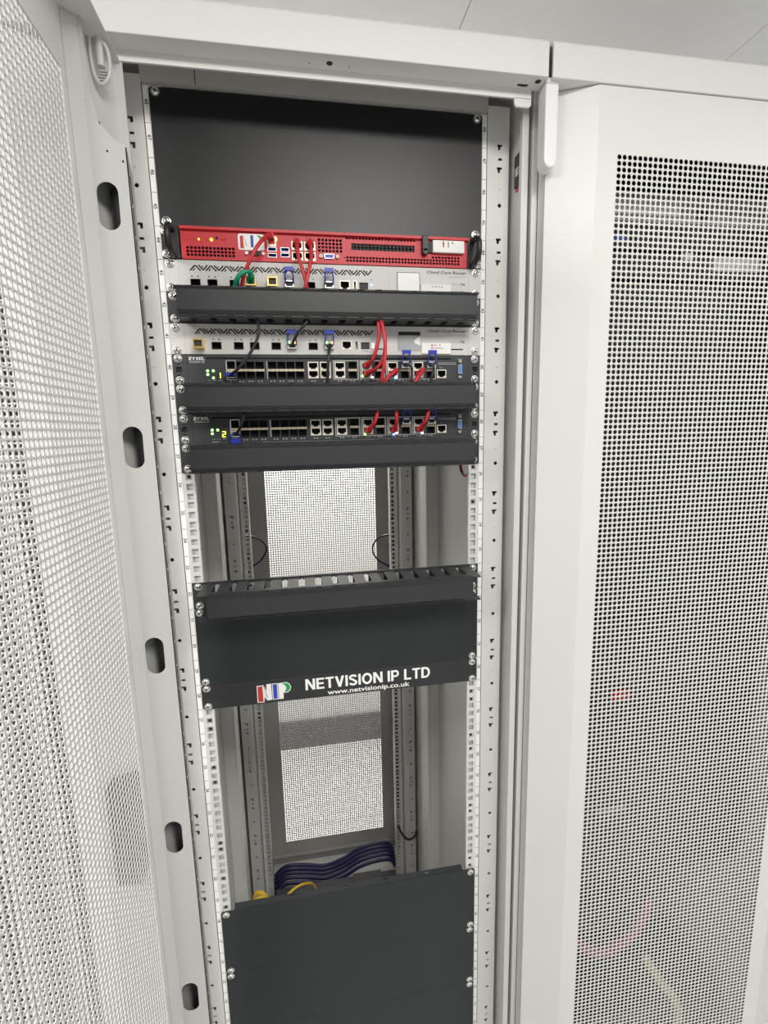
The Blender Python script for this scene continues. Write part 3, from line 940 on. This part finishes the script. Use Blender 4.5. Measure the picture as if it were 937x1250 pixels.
    # ears and handles
    for s in (-1, 1):
        a, b = sorted((s * 0.2413, s * 0.2175))
        MB().box(a, b, FY - 0.002, -0.0006, 0.0004, U - 0.0004).build('ear', 'black_satin', t, bevel=0.0008)
        xh = s * 0.2262
        MB().tube([(xh, FY, 0.0400), (xh, FY - 0.016, 0.0395), (xh, FY - 0.030, 0.0330), (xh, FY - 0.033, 0.0222), (xh, FY - 0.030, 0.0114), (xh, FY - 0.016, 0.0050), (xh, FY, 0.0045)], 0.0045, 10, sub=5).build('handle', 'black_satin', t, smooth=True)
    screws(t, [U - 0.00635 - 0.0006, 0.00635], FY - 0.002, (-1,), 0.2345)
    screws(t, [0.00635], FY - 0.002, (1,), 0.2360)
red_server()

# ------------------------------------------------------------------ white routers (units 43 and 41)
def router(n, label, lower):
    z0 = zb(n)
    t = thing('network_router', label, 'router', 'white rack routers', (0, 0, z0))
    sx = [-0.1758, -0.1434, -0.1198, -0.0876, -0.0312] if lower else [-0.1990, -0.1750, -0.1434, -0.0312]
    cages = [-0.2000, -0.1758, -0.1434, -0.1198, -0.0876, -0.0635, -0.0312, -0.0065] if lower else [-0.1990, -0.1750, -0.1434, -0.1188, -0.0875, -0.0630, -0.0312, -0.0035]
    holes = [hole(x, 0.0128, 0.0140, 0.0105) for x in cages]
    holes += [hole(0.0212, 0.0148, 0.0158, 0.0135), hole(0.0368, 0.0148, 0.0052, 0.0130), (0.0437, 0.0575, 0.0088, 0.0196), (0.1915, 0.2125, 0.0083, 0.0102), (0.0680, 0.0790, 0.0083, 0.0100)]
    m = MB()
    m.plate(-0.2413, 0.2413, 0.0005, U - 0.0005, FY, -0.0008, holes)
    m.build('front_panel', 'router_white', t)
    m = MB()
    m.box(-0.219, 0.219, 0.0120, 0.25, 0.001, U - 0.001)
    m.build('chassis', 'dark_void', t)
    MB().box(0.0435, 0.0577, -0.0006, 0.0115, 0.0086, 0.0198).build('console_port', 'grey_void', t)
    for x in cages:
        link('sfp_port', SFP_DARK, t, (x, FY, 0.0128))
    link('ethernet_port', RJ_STEEL, t, (0.0212, FY, 0.0148))
    link('usb_port', USB_V, t, (0.0368, FY, 0.0148))
    # slanted vent slots
    v = MB()
    y0, y1 = FY - 0.00012, FY + 0.0005
    def bar(xa, za, xb_, zb_, th=0.0021):
        dx, dz = xb_ - xa, zb_ - za
        L = math.hypot(dx, dz)
        nx, nz = -dz / L * th / 2, dx / L * th / 2
        v.prism([(xa + nx, za + nz), (xb_ + nx, zb_ + nz), (xb_ - nx, zb_ - nz), (xa - nx, za - nz)], 'y', y0, y1)
    x = -0.2055
    step = 0.0222
    while x < 0.052:
        bar(x, 0.0295, x + 0.0072, 0.0370)
        bar(x + 0.0042, 0.0295, x + 0.0072, 0.0328, 0.0016)
        bar(x + 0.0078, 0.0370, x + 0.0150, 0.0295)
        bar(x + 0.0120, 0.0375, x + 0.0186, 0.0308)
        bar(x + 0.0185, 0.0306, x + 0.0250, 0.0375)
        bar(x + 0.0166, 0.0362, x + 0.0186, 0.0345, 0.0016)
        x += step
    for c in cages:
        for dx in (-0.0046, 0.0042):
            v.cyl((c + dx, y0, 0.0217), 'y', 0.0011, 0.0011, 0.0006, 8)
    v.cyl((0.0630, y0, 0.0240), 'y', 0.0009, 0.0009, 0.0006, 8)
    v.box(0.0450, 0.0560, y0, y1, 0.0055, 0.0060)
    for x in (-0.2212, 0.2212):
        v.box(x - 0.0002, x + 0.0002, y0, y1, 0.0005, U - 0.0005, 1)
    v.box(0.0905, 0.0908, y0, y1, 0.0005, U - 0.0005, 1)
    v.build('vent_slot', ['print_black', 'print_light'], t)
    for zz in ((0.0165, 0.0125) if lower else (0.0165,)):
        MB().cyl((0.0630, FY - 0.0008, zz), 'y', 0.0012, 0.0014, 0.0010, 10).build('status_light', 'led_white' if lower else 'led_blue', t)
    # small display
    d = MB()
    if lower:
        d.box(0.1035, 0.1410, FY - 0.0006, FY, 0.0065, 0.0365, 0)
        d.box(0.1045, 0.1400, FY - 0.0009, FY - 0.0005, 0.0305, 0.0358, 1)
        pts = [(0.1400, 0.0155), (0.1400, 0.0285), (0.1365, 0.0275), (0.1310, 0.0235), (0.1300, 0.0205), (0.1330, 0.0175)]
        d.prism(pts, 'y', FY - 0.0010, FY - 0.0005, 2)
        d.prism([(0.1120, 0.0068), (0.1150, 0.0078), (0.1220, 0.0080), (0.1250, 0.0068)], 'y', FY - 0.0010, FY - 0.0005, 2)
        d.build('display', ['lcd_grey', 'print_black', 'print_white'], t)
    else:
        d.box(0.1035, 0.1405, FY - 0.0006, FY, 0.0065, 0.0365, 0).box(0.1046, 0.1394, FY - 0.0009, FY - 0.0005, 0.0075, 0.0355, 1)
        d.build('display', ['print_grey', 'print_white'], t)
    tx = MB()
    fit_text(tx, 'Cloud Core Router', 0.1522, 0.2178, FY - 0.0002, 0.0358, 0.0044, 0, bold=0.022, shear=0.2)
    for k in range(9):
        tx.box(0.1880 + 0.0032 * k, 0.1903 + 0.0032 * k, FY - 0.0003, FY, 0.0312, 0.0324, 1)
    fit_text(tx, 'Mikro', 0.1910, 0.2055, FY - 0.0002, 0.0190, 0.0036, 1, shear=0.2)
    fit_text(tx, 'Tik', 0.2062, 0.2160, FY - 0.0002, 0.0190, 0.0036, 2, bold=0.02, shear=0.2)
    tx.build('lettering', ['print_grey', 'print_light', 'print_grey'], t)
    # pull-out paper tag
    tg = MB().box(0.1422, 0.1906, FY - 0.0024, FY - 0.0002, 0.0022, 0.0188).build('label_tag', 'paper', t)
    p = MB()
    if lower:
        for k, (a, b) in enumerate(((0.158, 0.1605), (0.163, 0.1645), (0.1665, 0.1670), (0.1715, 0.1730))):
            p.box(a, b, FY - 0.0026, FY - 0.0022, 0.0140, 0.0165, 0 if k < 2 else 1)
        p.box(0.158, 0.1605, FY - 0.0026, FY - 0.0022, 0.0098, 0.0118, 0)
        p.box(0.162, 0.1780, FY - 0.0026, FY - 0.0022, 0.0104, 0.0112, 1)
    else:
        for k in range(4):
            p.box(0.160 + 0.005 * k, 0.162 + 0.005 * k, FY - 0.0026, FY - 0.0022, 0.0150, 0.0165, 1)
    p.build('print', ['print_red', 'print_grey'], tg)
    screws(t, [U - 0.00635, 0.00635])
    return t
router(43, 'white router directly under the red server, half hidden by a cable duct', False)
router(41, 'white router between the upper cable duct and the upper dark switch', True)

# ------------------------------------------------------------------ dark switches (units 40 and 38)
RJ_COL = [-0.0327, -0.0137] + [0.0091 + 0.0424 * k for k in range(4)]
SFP_COL = [-0.1562 + 0.0139 * k for k in range(4)] + [-0.0954 + 0.0139 * k for k in range(4)]
SFP_COL2 = [0.0292 + 0.0424 * k for k in range(4)]
def switch(n, label, digit):
    z0 = zb(n)
    t = thing('network_switch', label, 'network switch', 'dark rack switches', (0, 0, z0))
    holes, ports = [], []
    for x in RJ_COL:
        for z in (0.0150, 0.0276):
            holes.append(hole(x, z, 0.0165, 0.0125)); ports.append((RJ, 'ethernet_port', x, z))
    for x in SFP_COL + SFP_COL2:
        for z in (0.0138, 0.0284):
            holes.append(hole(x, z, 0.0134, 0.0118)); ports.append((SFP_SW, 'sfp_port', x, z))
    holes.append(hole(0.1756, 0.0150, 0.0165, 0.0135)); ports.append((RJ_STEEL, 'ethernet_port', 0.1756, 0.0150))
    x = -0.1903
    while x < 0.192:
        holes.append((x - 0.0013, x + 0.0013, 0.0376, 0.0402)); x += 0.0040
    m = MB()
    m.plate(-0.2205, 0.2205, 0.0005, U, FY, -0.0008, holes)
    m.build('front_panel', 'switch_face', t)
    MB().box(-0.2205, 0.2205, 0.0120, 0.30, 0.001, U).build('chassis', 'dark_void', t)
    for me, nm, x, z in ports:
        link(nm, me, t, (x, FY, z))
    for s in (-1, 1):
        e = MB()
        a, b = sorted((s * 0.2413, s * 0.2207))
        xs = s * 0.2325
        e.plate(a, b, 0.0005, U - 0.0005, FY - 0.0004, -0.0008, [(xs - 0.004, xs + 0.004, 0.0185, 0.0260), (xs - 0.0015, xs + 0.0015, 0.0300, 0.0325), (xs - 0.0015, xs + 0.0015, 0.0125, 0.0150)])
        e.box(a + 0.001, b - 0.001, -0.0012, -0.0007, 0.003, U - 0.003, 1)  # dark plate added behind the ear holes in place of shade
        e.build('ear', ['switch_face', 'dark_void'], t)
    # beige strips between the two rows of optical cages
    for x0, x1 in ((-0.1630, -0.1072), (-0.1022, -0.0466)):
        b = MB().box(x0, x1, FY - 0.0016, FY, 0.0194, 0.0228, 0)
        for k in range(8):
            xx = x0 + (k + 0.5) * (x1 - x0) / 8
            b.box(xx - 0.0006, xx + 0.0006, FY - 0.0018, FY - 0.0014, 0.0204, 0.0216, 1)
        b.build('cage_strip', ['sfp_beige', 'print_grey'], t)
        MB().box(x0 - 0.0016, x0 - 0.0006, FY - 0.0012, FY, 0.0080, 0.0345).build('cage_edge', 'steel', t)
    for x in SFP_COL2:
        b = MB().box(x - 0.0068, x + 0.0068, FY - 0.0016, FY, 0.0194, 0.0228, 0)
        for k in range(3):
            b.box(x - 0.004 + k * 0.0035, x - 0.0028 + k * 0.0035, FY - 0.0018, FY - 0.0014, 0.0204, 0.0216, 1)
        b.build('cage_strip', ['sfp_beige', 'print_grey'], t)
    # raised frames round the sections
    f = MB()
    for k in range(4):
        xa = -0.0014 + 0.0424 * k
        f.plate(xa, xa + 0.0400, 0.0066, 0.0358, FY - 0.0008, FY, [(xa + 0.0010, xa + 0.0390, 0.0074, 0.0350)])
    f.plate(-0.1638, -0.1500, 0.0066, 0.0360, FY - 0.0009, FY, [(-0.1630, -0.1508, 0.0074, 0.0352)])
    f.build('port_frame', 'steel', t)
    # lettering
    tx = MB()
    bold_text(tx, 'ZYXEL', -0.2178, -0.1946, FY - 0.0002, 0.0362, 0.0044, 0)
    fit_text(tx, 'XS3800-28', -0.2176, -0.1950, FY - 0.0002, 0.0322, 0.0026, 1, bold=0.02)
    y0, y1 = FY - 0.0003, FY
    for a in (-0.1924, -0.1854, -0.1765):
        tx.box(a, a + 0.0050, y0, y1, 0.0062, 0.0068, 1)
    tx.box(-0.1930, -0.1815, y0, y1, 0.0022, 0.0030, 1)
    for x in SFP_COL + RJ_COL + SFP_COL2:
        tx.box(x - 0.0034, x - 0.0016, y0, y1, 0.0036, 0.0056, 1)
        tx.box(x + 0.0012, x + 0.0030, y0, y1, 0.0036, 0.0056, 1)
    for k in range(4):
        tx.box(0.0180 + 0.0424 * k, 0.0220 + 0.0424 * k, y0, y1, 0.0048, 0.0053, 1)
    for k in range(9):
        tx.box(0.1700 + 0.0034 * k, 0.1728 + 0.0034 * k, y0, y1, 0.0322, 0.0330, 1)
    tx.box(0.1700, 0.2005, y0, y1, 0.0300, 0.0308, 1)
    tx.box(0.1720, 0.1775, y0, y1, 0.0245, 0.0251, 1)
    tx.box(0.2020, 0.2110, y0, y1, 0.0384, 0.0390, 1)
    tx.build('lettering', ['print_white', 'print_light'], t)
    for (x, z) in ((-0.1917, 0.0205), (-0.1835, 0.0205), (-0.1919, 0.0150)) + (((-0.1840, 0.0100),) if digit == '1' else ()):
        MB().cyl((x, FY - 0.0010, z), 'y', 0.0016, 0.0019, 0.0012, 12).build('status_light', 'led_green', t)
    dg = MB()
    if digit == '1':
        dg.box(-0.1742, -0.1730, FY - 0.0008, FY - 0.0004, 0.0098, 0.0135, 1).box(-0.1742, -0.1730, FY - 0.0008, FY - 0.0004, 0.0140, 0.0175, 1)
        dg.box(-0.1780, -0.1726, FY - 0.0004, FY, 0.0092, 0.0180, 0)
    else:
        dg.box(-0.1780, -0.1706, FY - 0.0004, FY, 0.0088, 0.0190, 0)
        for a in ((-0.1768, -0.1722, 0.0172, 0.0184), (-0.1726, -0.1714, 0.0142, 0.0178), (-0.1768, -0.1720, 0.0132, 0.0144), (-0.1772, -0.1760, 0.0098, 0.0136), (-0.1768, -0.1722, 0.0092, 0.0104)):
            dg.box(a[0], a[1], FY - 0.0008, FY - 0.0004, a[2], a[3], 1)
    dg.build('digit_display', ['print_black', 'led_lime'], t)
    link('console_port', VGA_V, t, (0.2065, FY, 0.0222))
    if digit == '1':
        lights = [('led_green', 0.0443, 0.0120), ('led_blue', 0.0985, 0.0085), ('led_white', 0.0995, 0.0102), ('led_white', 0.0610, 0.0100)]
    else:
        lights = [('led_green', 0.0465, 0.0085), ('led_white', 0.0985, 0.0095), ('led_blue', 0.0940, 0.0075), ('led_white', 0.1420, 0.0085)]
    for mt, x, z in lights:
        MB().box(x - 0.0014, x + 0.0014, FY - 0.0022, FY - 0.0010, z - 0.0012, z + 0.0012).build('status_light', mt, t)
    screws(t, [U - 0.00635, 0.00635], FY - 0.0004)
    return t
switch(40, 'upper dark switch showing digit one, under the lower white router', '1')
switch(38, 'lower dark switch showing digit two, between two black cable ducts', '2')

# ------------------------------------------------------------------ pluggable modules
def sfp_module(x, z, label, kind='up', group='blue latched optical modules'):
    t = thing('sfp_module', label, 'optical module', group, (x, FY, z))
    m = MB()
    m.plate(-0.0066, 0.0066, -0.0050, 0.0050, -0.0085, 0.009, [(-0.0048, 0.0048, -0.0032, 0.0030)])
    m.build('body', 'steel', t, bevel=0.0004)
    MB().box(-0.0047, 0.0047, -0.0060, 0.008, -0.0031, 0.0029).build('socket', 'rubber', t)
    b = MB()
    if kind == 'up':
        b.tube([(-0.0058, -0.0080, 0.000), (-0.0062, -0.0125, 0.007), (-0.0050, -0.0145, 0.0150), (0.0, -0.0150, 0.0180), (0.0050, -0.0145, 0.0150), (0.0062, -0.0125, 0.007), (0.0058, -0.0080, 0.000)], 0.0011, 6, sub=4)
        b.box(-0.0068, 0.0068, -0.0172, -0.0132, 0.0160, 0.0215)
    elif kind == 'flat':
        b.box(-0.0090, 0.0070, -0.0140, -0.0085, -0.0018, 0.0022)
        b.box(-0.0062, -0.0050, -0.0110, -0.0060, -0.0045, 0.0040).box(0.0050, 0.0062, -0.0110, -0.0060, -0.0045, 0.0040)
    else:
        b.tube([(-0.0058, -0.0080, 0.0), (-0.0060, -0.0120, -0.006), (0.0, -0.0135, -0.009), (0.0060, -0.0120, -0.006), (0.0058, -0.0080, 0.0)], 0.0011, 6, sub=4)
        b.box(-0.0068, 0.0068, -0.0155, -0.0105, -0.0145, -0.0070)
    b.build('bail_latch', 'latch_blue', t)
    return t
zr43, zr41, zs40, zs38 = zb(43), zb(41), zb(40), zb(38)
sfp_module(-0.0630, zr43 + 0.0128, 'left blue-latched module in the upper white router, peeking over the duct')
sfp_module(-0.0035, zr43 + 0.0128, 'right blue-latched module in the upper white router, peeking over the duct')
a = sfp_module(-0.0635, zr41 + 0.0128, 'left blue-latched module in the lower white router, with an orange light')
b = sfp_module(-0.0065, zr41 + 0.0128, 'right blue-latched module in the lower white router, with a cable hanging straight down')
for o in (a, b):
    for dx, mt in ((-0.0046, 'led_green'), (0.0048, 'led_orange')):
        MB().box(dx - 0.0010, dx + 0.0010, -0.0098, -0.0086, 0.0020, 0.0062).build('status_light', mt, o)
sfp_module(-0.1562, zs40 + 0.0138, 'blue-latched module at the left end of the upper switch', 'flat')
sfp_module(-0.1562, zs38 + 0.0138, 'blue-latched module at the left end of the lower switch', 'down')
sfp_module(SFP_COL2[2], zs40 + 0.0284, 'third section blue-latched module of the upper switch, beside a red lead')
sfp_module(SFP_COL2[3], zs40 + 0.0284, 'rightmost blue-latched module of the upper switch, next to the management port')
sfp_module(SFP_COL2[2], zs38 + 0.0284, 'third section blue-latched module of the lower switch, in the duct shadow')
sfp_module(SFP_COL2[3], zs38 + 0.0284, 'rightmost blue-latched module of the lower switch, in the duct shadow')

def gold_module(x, z, label, deep=0.016):
    t = thing('copper_module', label, 'copper module', 'gold copper modules', (x, FY, z))
    m = MB()
    m.plate(-0.0072, 0.0072, -0.0066, 0.0066, -deep, 0.008, [(-0.0054, 0.0054, -0.0042, 0.0046)])
    m.box(-0.0072, -0.0050, -deep - 0.0006, -deep, 0.0046, 0.0072).box(0.0050, 0.0072, -deep - 0.0006, -deep, 0.0046, 0.0072)
    m.build('body', 'gold', t, bevel=0.0006)
    MB().box(-0.0053, 0.0053, -deep + 0.004, 0.006, -0.0041, 0.0045).build('socket', 'grey_void', t)
    return t
gold_module(-0.2000, zr41 + 0.0135, 'gold copper module at the left end of the lower white router')
gold_module(-0.0875, zr43 + 0.0135, 'gold copper module in the upper white router, without a lead')
gold_module(-0.1188, zr43 + 0.0135, 'gold copper module in the upper white router, at the end of the green lead')

# ------------------------------------------------------------------ cables
def cable(name, label, pts, r, mt, group=None, plug=None, boot=None, cat='cable'):
    P = [(x * mm, y * mm, z * mm) for x, y, z in pts]
    o = MB().tube(P, r, 10, sub=6).build(name, mt, None, smooth=True)
    tag(o, label, cat, group)
    for which in (plug or '',):
        for ch in which:
            p = Vector(P[0] if ch == 's' else P[-1])
            q = Vector(P[1] if ch == 's' else P[-2])
            d = (q - p).normalized()
            b = MB()
            b.box(p.x - 0.0052, p.x + 0.0052, p.y - 0.006, FY + 0.004, p.z - 0.0040, p.z + 0.0040)
            b.build('plug', mt, o, bevel=0.0012)
            b2 = MB().tube([p + Vector((0, -0.003, 0)), p + d * 0.006 + Vector((0, -0.003, 0)), p + d * 0.013], r * 1.45, 10, sub=3)
            b2.build('strain_relief', mt, o, smooth=True)
    return o
RG = 'red patch leads'
cable('patch_lead', 'left lead of the V-shaped red pair plugged into the red server',
      [(-49, -8, 1940), (-49, -18, 1932), (-48, -26, 1914), (-42, -30, 1891), (-38, -30, 1871), (-38, -25, 1858)], 0.0028, 'cable_red', RG, 's')
cable('patch_lead', 'right lead of the V-shaped red pair plugged into the red server',
      [(-30, -8, 1940), (-29, -18, 1932), (-29, -26, 1914), (-34, -33, 1893), (-40, -35, 1870), (-41, -25, 1858)], 0.0028, 'cable_red', RG, 's')
cable('patch_lead', 'red lead running diagonally across the sticker of the red server',
      [(-87, -8, 1946), (-94, -24, 1939), (-107, -38, 1919), (-120, -38, 1896), (-128, -30, 1882), (-133, -20, 1868)], 0.0028, 'cable_red', RG, 's')
cable('patch_lead', 'green lead arching out of a gold module over the upper duct',
      [(-118.8, -16, 1880.5), (-117, -26, 1885), (-121, -34, 1889), (-132, -36, 1883), (-139, -30, 1874), (-144, -20, 1862)], 0.0034, 'cable_green', None, 's')
BG = 'black fibre leads'
cable('fibre_lead', 'black lead curving from the upper duct down to the left end of the upper switch',
      [(-115, -30, 1836), (-112, -36, 1820), (-110, -40, 1808), (-113, -40, 1795), (-122, -40, 1778), (-134, -38, 1763), (-145, -34, 1752), (-154, -22, 1748), (-156.2, -10, 1747.5)], 0.0021, 'cable_black', BG)
cable('fibre_lead', 'short black lead from the upper duct to the left blue module of the lower router',
      [(-35, -30, 1836), (-41, -36, 1820), (-51, -34, 1808), (-59, -26, 1798), (-63.5, -12, 1791)], 0.0021, 'cable_black', BG)
cable('fibre_lead', 'black lead hanging straight down from the lower router into the middle duct',
      [(-6.5, -12, 1791), (-7, -26, 1788), (-10, -36, 1771), (-12, -36, 1751), (-14, -30, 1722)], 0.0024, 'cable_black', BG)
cable('fibre_lead', 'black lead below the third section module of the upper switch', [(114, -12, 1762), (119, -26, 1757), (118, -34, 1743), (117, -30, 1722)], 0.0018, 'cable_black', BG)
cable('fibre_lead', 'black lead below the rightmost blue module of the upper switch', [(156.4, -12, 1762), (156, -26, 1757), (151, -34, 1743), (147, -30, 1722)], 0.0018, 'cable_black', BG)
cable('fibre_lead', 'black lead from the middle duct to the left end of the lower switch', [(-137, -30, 1696), (-141, -34, 1682), (-147, -26, 1668), (-156, -11, 1658.5)], 0.0021, 'cable_black', BG)
cable('patch_lead', 'innermost red lead from the upper duct to the top jack of the upper switch',
      [(65, -30, 1838), (67, -36, 1817), (67, -38, 1799), (61, -38, 1777), (56, -30, 1765), (51.5, -12, 1761.5)], 0.0028, 'cable_red', RG, 'e')
cable('patch_lead', 'middle red lead from the upper duct to the bottom jack of the upper switch',
      [(66, -31, 1838), (72, -38, 1815), (76, -42, 1793), (72, -42, 1767), (62, -34, 1753), (51.5, -12, 1748.5)], 0.0028, 'cable_red', RG, 'e')
cable('patch_lead', 'outermost red lead falling past the upper switch from duct to duct',
      [(68, -32, 1838), (73, -44, 1809), (75, -47, 1782), (72, -47, 1754), (69, -38, 1733), (69, -30, 1720)], 0.0028, 'cable_red', RG)
cable('patch_lead', 'red lead leaving the third section of the upper switch down to the left', [(94, -9, 1749), (97, -20, 1753), (88, -30, 1746), (78, -36, 1738), (70, -32, 1720)], 0.0030, 'cable_red', RG, 's')
cable('patch_lead', 'red lead leaving the fourth section of the upper switch down to the left', [(136.3, -9, 1749), (141, -20, 1754), (133, -30, 1745), (124, -36, 1734), (120, -30, 1720)], 0.0030, 'cable_red', RG, 's')
cable('patch_lead', 'leftmost of three short red leads plugged into the lower switch', [(64, -30, 1698), (62, -34, 1684), (58, -28, 1670), (51.5, -10, 1660)], 0.0028, 'cable_red', RG, 'e')
cable('patch_lead', 'middle one of three short red leads plugged into the lower switch', [(93, -30, 1698), (93, -34, 1683), (94, -28, 1671), (93.9, -10, 1660)], 0.0028, 'cable_red', RG, 'e')
cable('patch_lead', 'rightmost of three short red leads plugged into the lower switch', [(148, -30, 1698), (144, -34, 1683), (140, -28, 1670), (136.3, -10, 1660)], 0.0028, 'cable_red', RG, 'e')

# inside and behind the rack
def cable_box(x, z0, z1, label):
    t = thing('power_strip', label, 'power strip', 'rear power strips', (x, 0.84, z0))
    MB().box(-0.011, 0.011, -0.022, 0.022, 0, z1 - z0).build('housing', 'black_paint', t, bevel=0.002)
    zz = 0.06
    so = MB().cyl((0, 0, 0), 'x', 0.013, 0.012, 0.010, 10).mesh('socket', 'rubber')
    while zz < z1 - z0 - 0.05:
        o = link('socket', so, t, (-0.011 if x > 0 else 0.011, 0, zz))
        if x > 0:
            o.rotation_euler = (0, 0, math.pi)
        zz += 0.095
cable_box(0.253, 0.25, 1.95, 'black power strip behind the right rear rail')
cable_box(-0.260, 0.62, 1.95, 'black power strip behind the left rear rail')
cable('network_lead', 'dark purple loop of lead beside the left rear rail',
      [(-240, 805, 1332), (-218, 820, 1322), (-190, 820, 1304), (-182, 820, 1276), (-202, 820, 1243), (-230, 820, 1223), (-246, 820, 1202)], 0.0028, 'cable_purple', 'loops at the rear rails')
cable('network_lead', 'dark purple loop of lead beside the right rear rail',
      [(232, 805, 1308), (200, 820, 1300), (176, 820, 1276), (173, 820, 1247), (192, 820, 1217), (226, 820, 1195), (240, 822, 1180)], 0.0028, 'cable_purple', 'loops at the rear rails')
for side, P in ((-1, [(-243, 803, 1334), (-222, 820, 1325), (-200, 822, 1312)]), (1, [(236, 803, 1311), (210, 820, 1304), (190, 822, 1292)])):
    cable('wire_hook', 'bright metal cable hook by the %s rear rail' % ('left' if side < 0 else 'right'), P, 0.0022, 'steel', 'cable hooks', cat='hook')
cable('patch_lead', 'yellow lead arching up behind the lower blanking panel', [(-172, 255, 430), (-159, 300, 472), (-143, 320, 478), (-116, 340, 477), (-88, 360, 459), (-74, 400, 402), (-60, 440, 300)], 0.0030, 'cable_yellow', 'yellow leads')
coil = []
for k in range(26):
    a = k * 0.62
    coil.append((-219 + 17 * math.cos(a), 352 + 10 * math.sin(a * 0.5) + k * 0.3, 436 + 17 * math.sin(a)))
cable('patch_lead', 'coiled yellow lead behind the left corner of the lower blanking panel', coil, 0.0030, 'cable_yellow', 'yellow leads')
cable('tie_strap', 'black strap hanging across the right rear post', [(224, 716, 270), (228, 705, 258), (240, 700, 238), (256, 700, 221), (272, 702, 222), (284, 706, 228), (288, 714, 236)], 0.0040, 'cable_black', cat='strap')
cable('power_lead', 'thin red and black wire looping beside the right front rail', [(249, 120, 1600), (246, 105, 1581), (245, 85, 1572), (247, 62, 1576), (249, 45, 1590)], 0.0026, 'cable_red')
for k, lb in enumerate(('purple bundle lead nearest the viewer at the back of the cabinet floor', 'second purple bundle lead counted from the viewer on the cabinet floor', 'middle lead of the purple bundle on the cabinet floor', 'fourth purple bundle lead counted from the viewer on the cabinet floor', 'purple bundle lead nearest the rear door on the cabinet floor')):
    dy, dz = 14 * k - 4, (-44, -36, -30, -26, -24)[k]
    cable('network_lead', lb,
          [(-225, 800 + dy, 36 + dz), (-180, 800 + dy, 70 + dz), (-110, 800 + dy, 62 + dz), (-40, 800 + dy, 46 + dz), (30, 800 + dy, 62 + dz), (90, 800 + dy, 92 + dz), (150, 800 + dy, 104 + dz), (205, 800 + dy, 100 + dz), (225, 800 + dy, 70 + dz)], 0.0065, 'cable_purple', 'purple bundle on the cabinet floor')
# dark equipment tray low down in the rack, its rear strip standing in for floor shade
t = thing('equipment_tray', 'dark shallow equipment tray, enlarged to darken the cabinet floor behind the blanking panels', 'equipment tray', None, (0, 0.45, -0.003))
MB().box(-0.215, 0.215, -0.38, 0.30, 0.0, 0.062).box(-0.222, 0.222, 0.30, 0.342, -0.030, -0.026).build('body', 'black_paint', t, bevel=0.002)
MB().box(0.06, 0.16, 0.22, 0.29, 0.062, 0.082).build('clear_block', 'grey_void', t, bevel=0.002)

# ------------------------------------------------------------------ equipment behind the right perforated door
def cab2_unit(z0, z1, mt, label, extra=None, x0=0.36, x1=0.846):
    t = thing('rack_unit', label, 'rack unit', 'equipment behind the right perforated door', (0.603, 0.0, z0))
    MB().box(x0 - 0.603, x1 - 0.603, -0.002, 0.18, 0, z1 - z0).build('front_panel', mt, t, bevel=0.001)
    if extra:
        for nm, a, b, c, d, mm_ in extra:
            MB().box(a - 0.603, b - 0.603, -0.008, -0.002, c - z0, d - z0).build(nm, mm_, t)
cab2_unit(2.050, 2.132, 'black_paint', 'black blank panel at the top, behind the right perforated door')
cab2_unit(1.995, 2.042, 'rack_paint_grey', 'grey unit with a pale label near the top behind the right perforated door', [('label_tag', 0.470, 0.590, 2.004, 2.026, 'print_white'), ('socket', 0.628, 0.645, 2.004, 2.018, 'black_paint')])
cab2_unit(1.952, 1.990, 'black_paint', 'black unit with small blue lights, second behind the right perforated door', [('status_light', 0.470, 0.495, 1.963, 1.969, 'usb_blue')])
cab2_unit(1.905, 1.948, 'grey_void', 'dark grey unit with a white label, third behind the right perforated door', [('label_tag', 0.665, 0.755, 1.920, 1.942, 'print_white'), ('label_tag', 0.605, 0.622, 1.936, 1.948, 'print_white')])
cab2_unit(1.30, 1.900, 'black_paint', 'tall black blank area behind the upper half of the right perforated door')
cab2_unit(1.00, 1.295, 'black_paint', 'black unit with a small red mark behind the right perforated door', [('red_mark', 0.518, 0.556, 1.127, 1.147, 'print_red'), ('vent_row', 0.44, 0.80, 1.180, 1.200, 'grey_void')])
cab2_unit(0.72, 0.995, 'grey_void', 'dark grey unit low behind the right perforated door', [('label_tag', 0.50, 0.56, 0.88, 0.89, 'print_light')])
cab2_unit(FLOOR + 0.06, 0.36, 'black_paint', 'lowest black unit behind the right perforated door')
cable('patch_lead', 'thick beige lead bowing out low behind the right perforated door', [(655, 20, 470), (672, -10, 440), (700, -28, 400), (712, -28, 340), (705, -28, 280), (680, -28, 220)], 0.010, 'cable_beige')
cable('patch_lead', 'pink lead sagging low behind the right perforated door', [(460, 30, 560), (530, 10, 520), (600, 0, 560), (660, 20, 620)], 0.010, 'cable_pink')
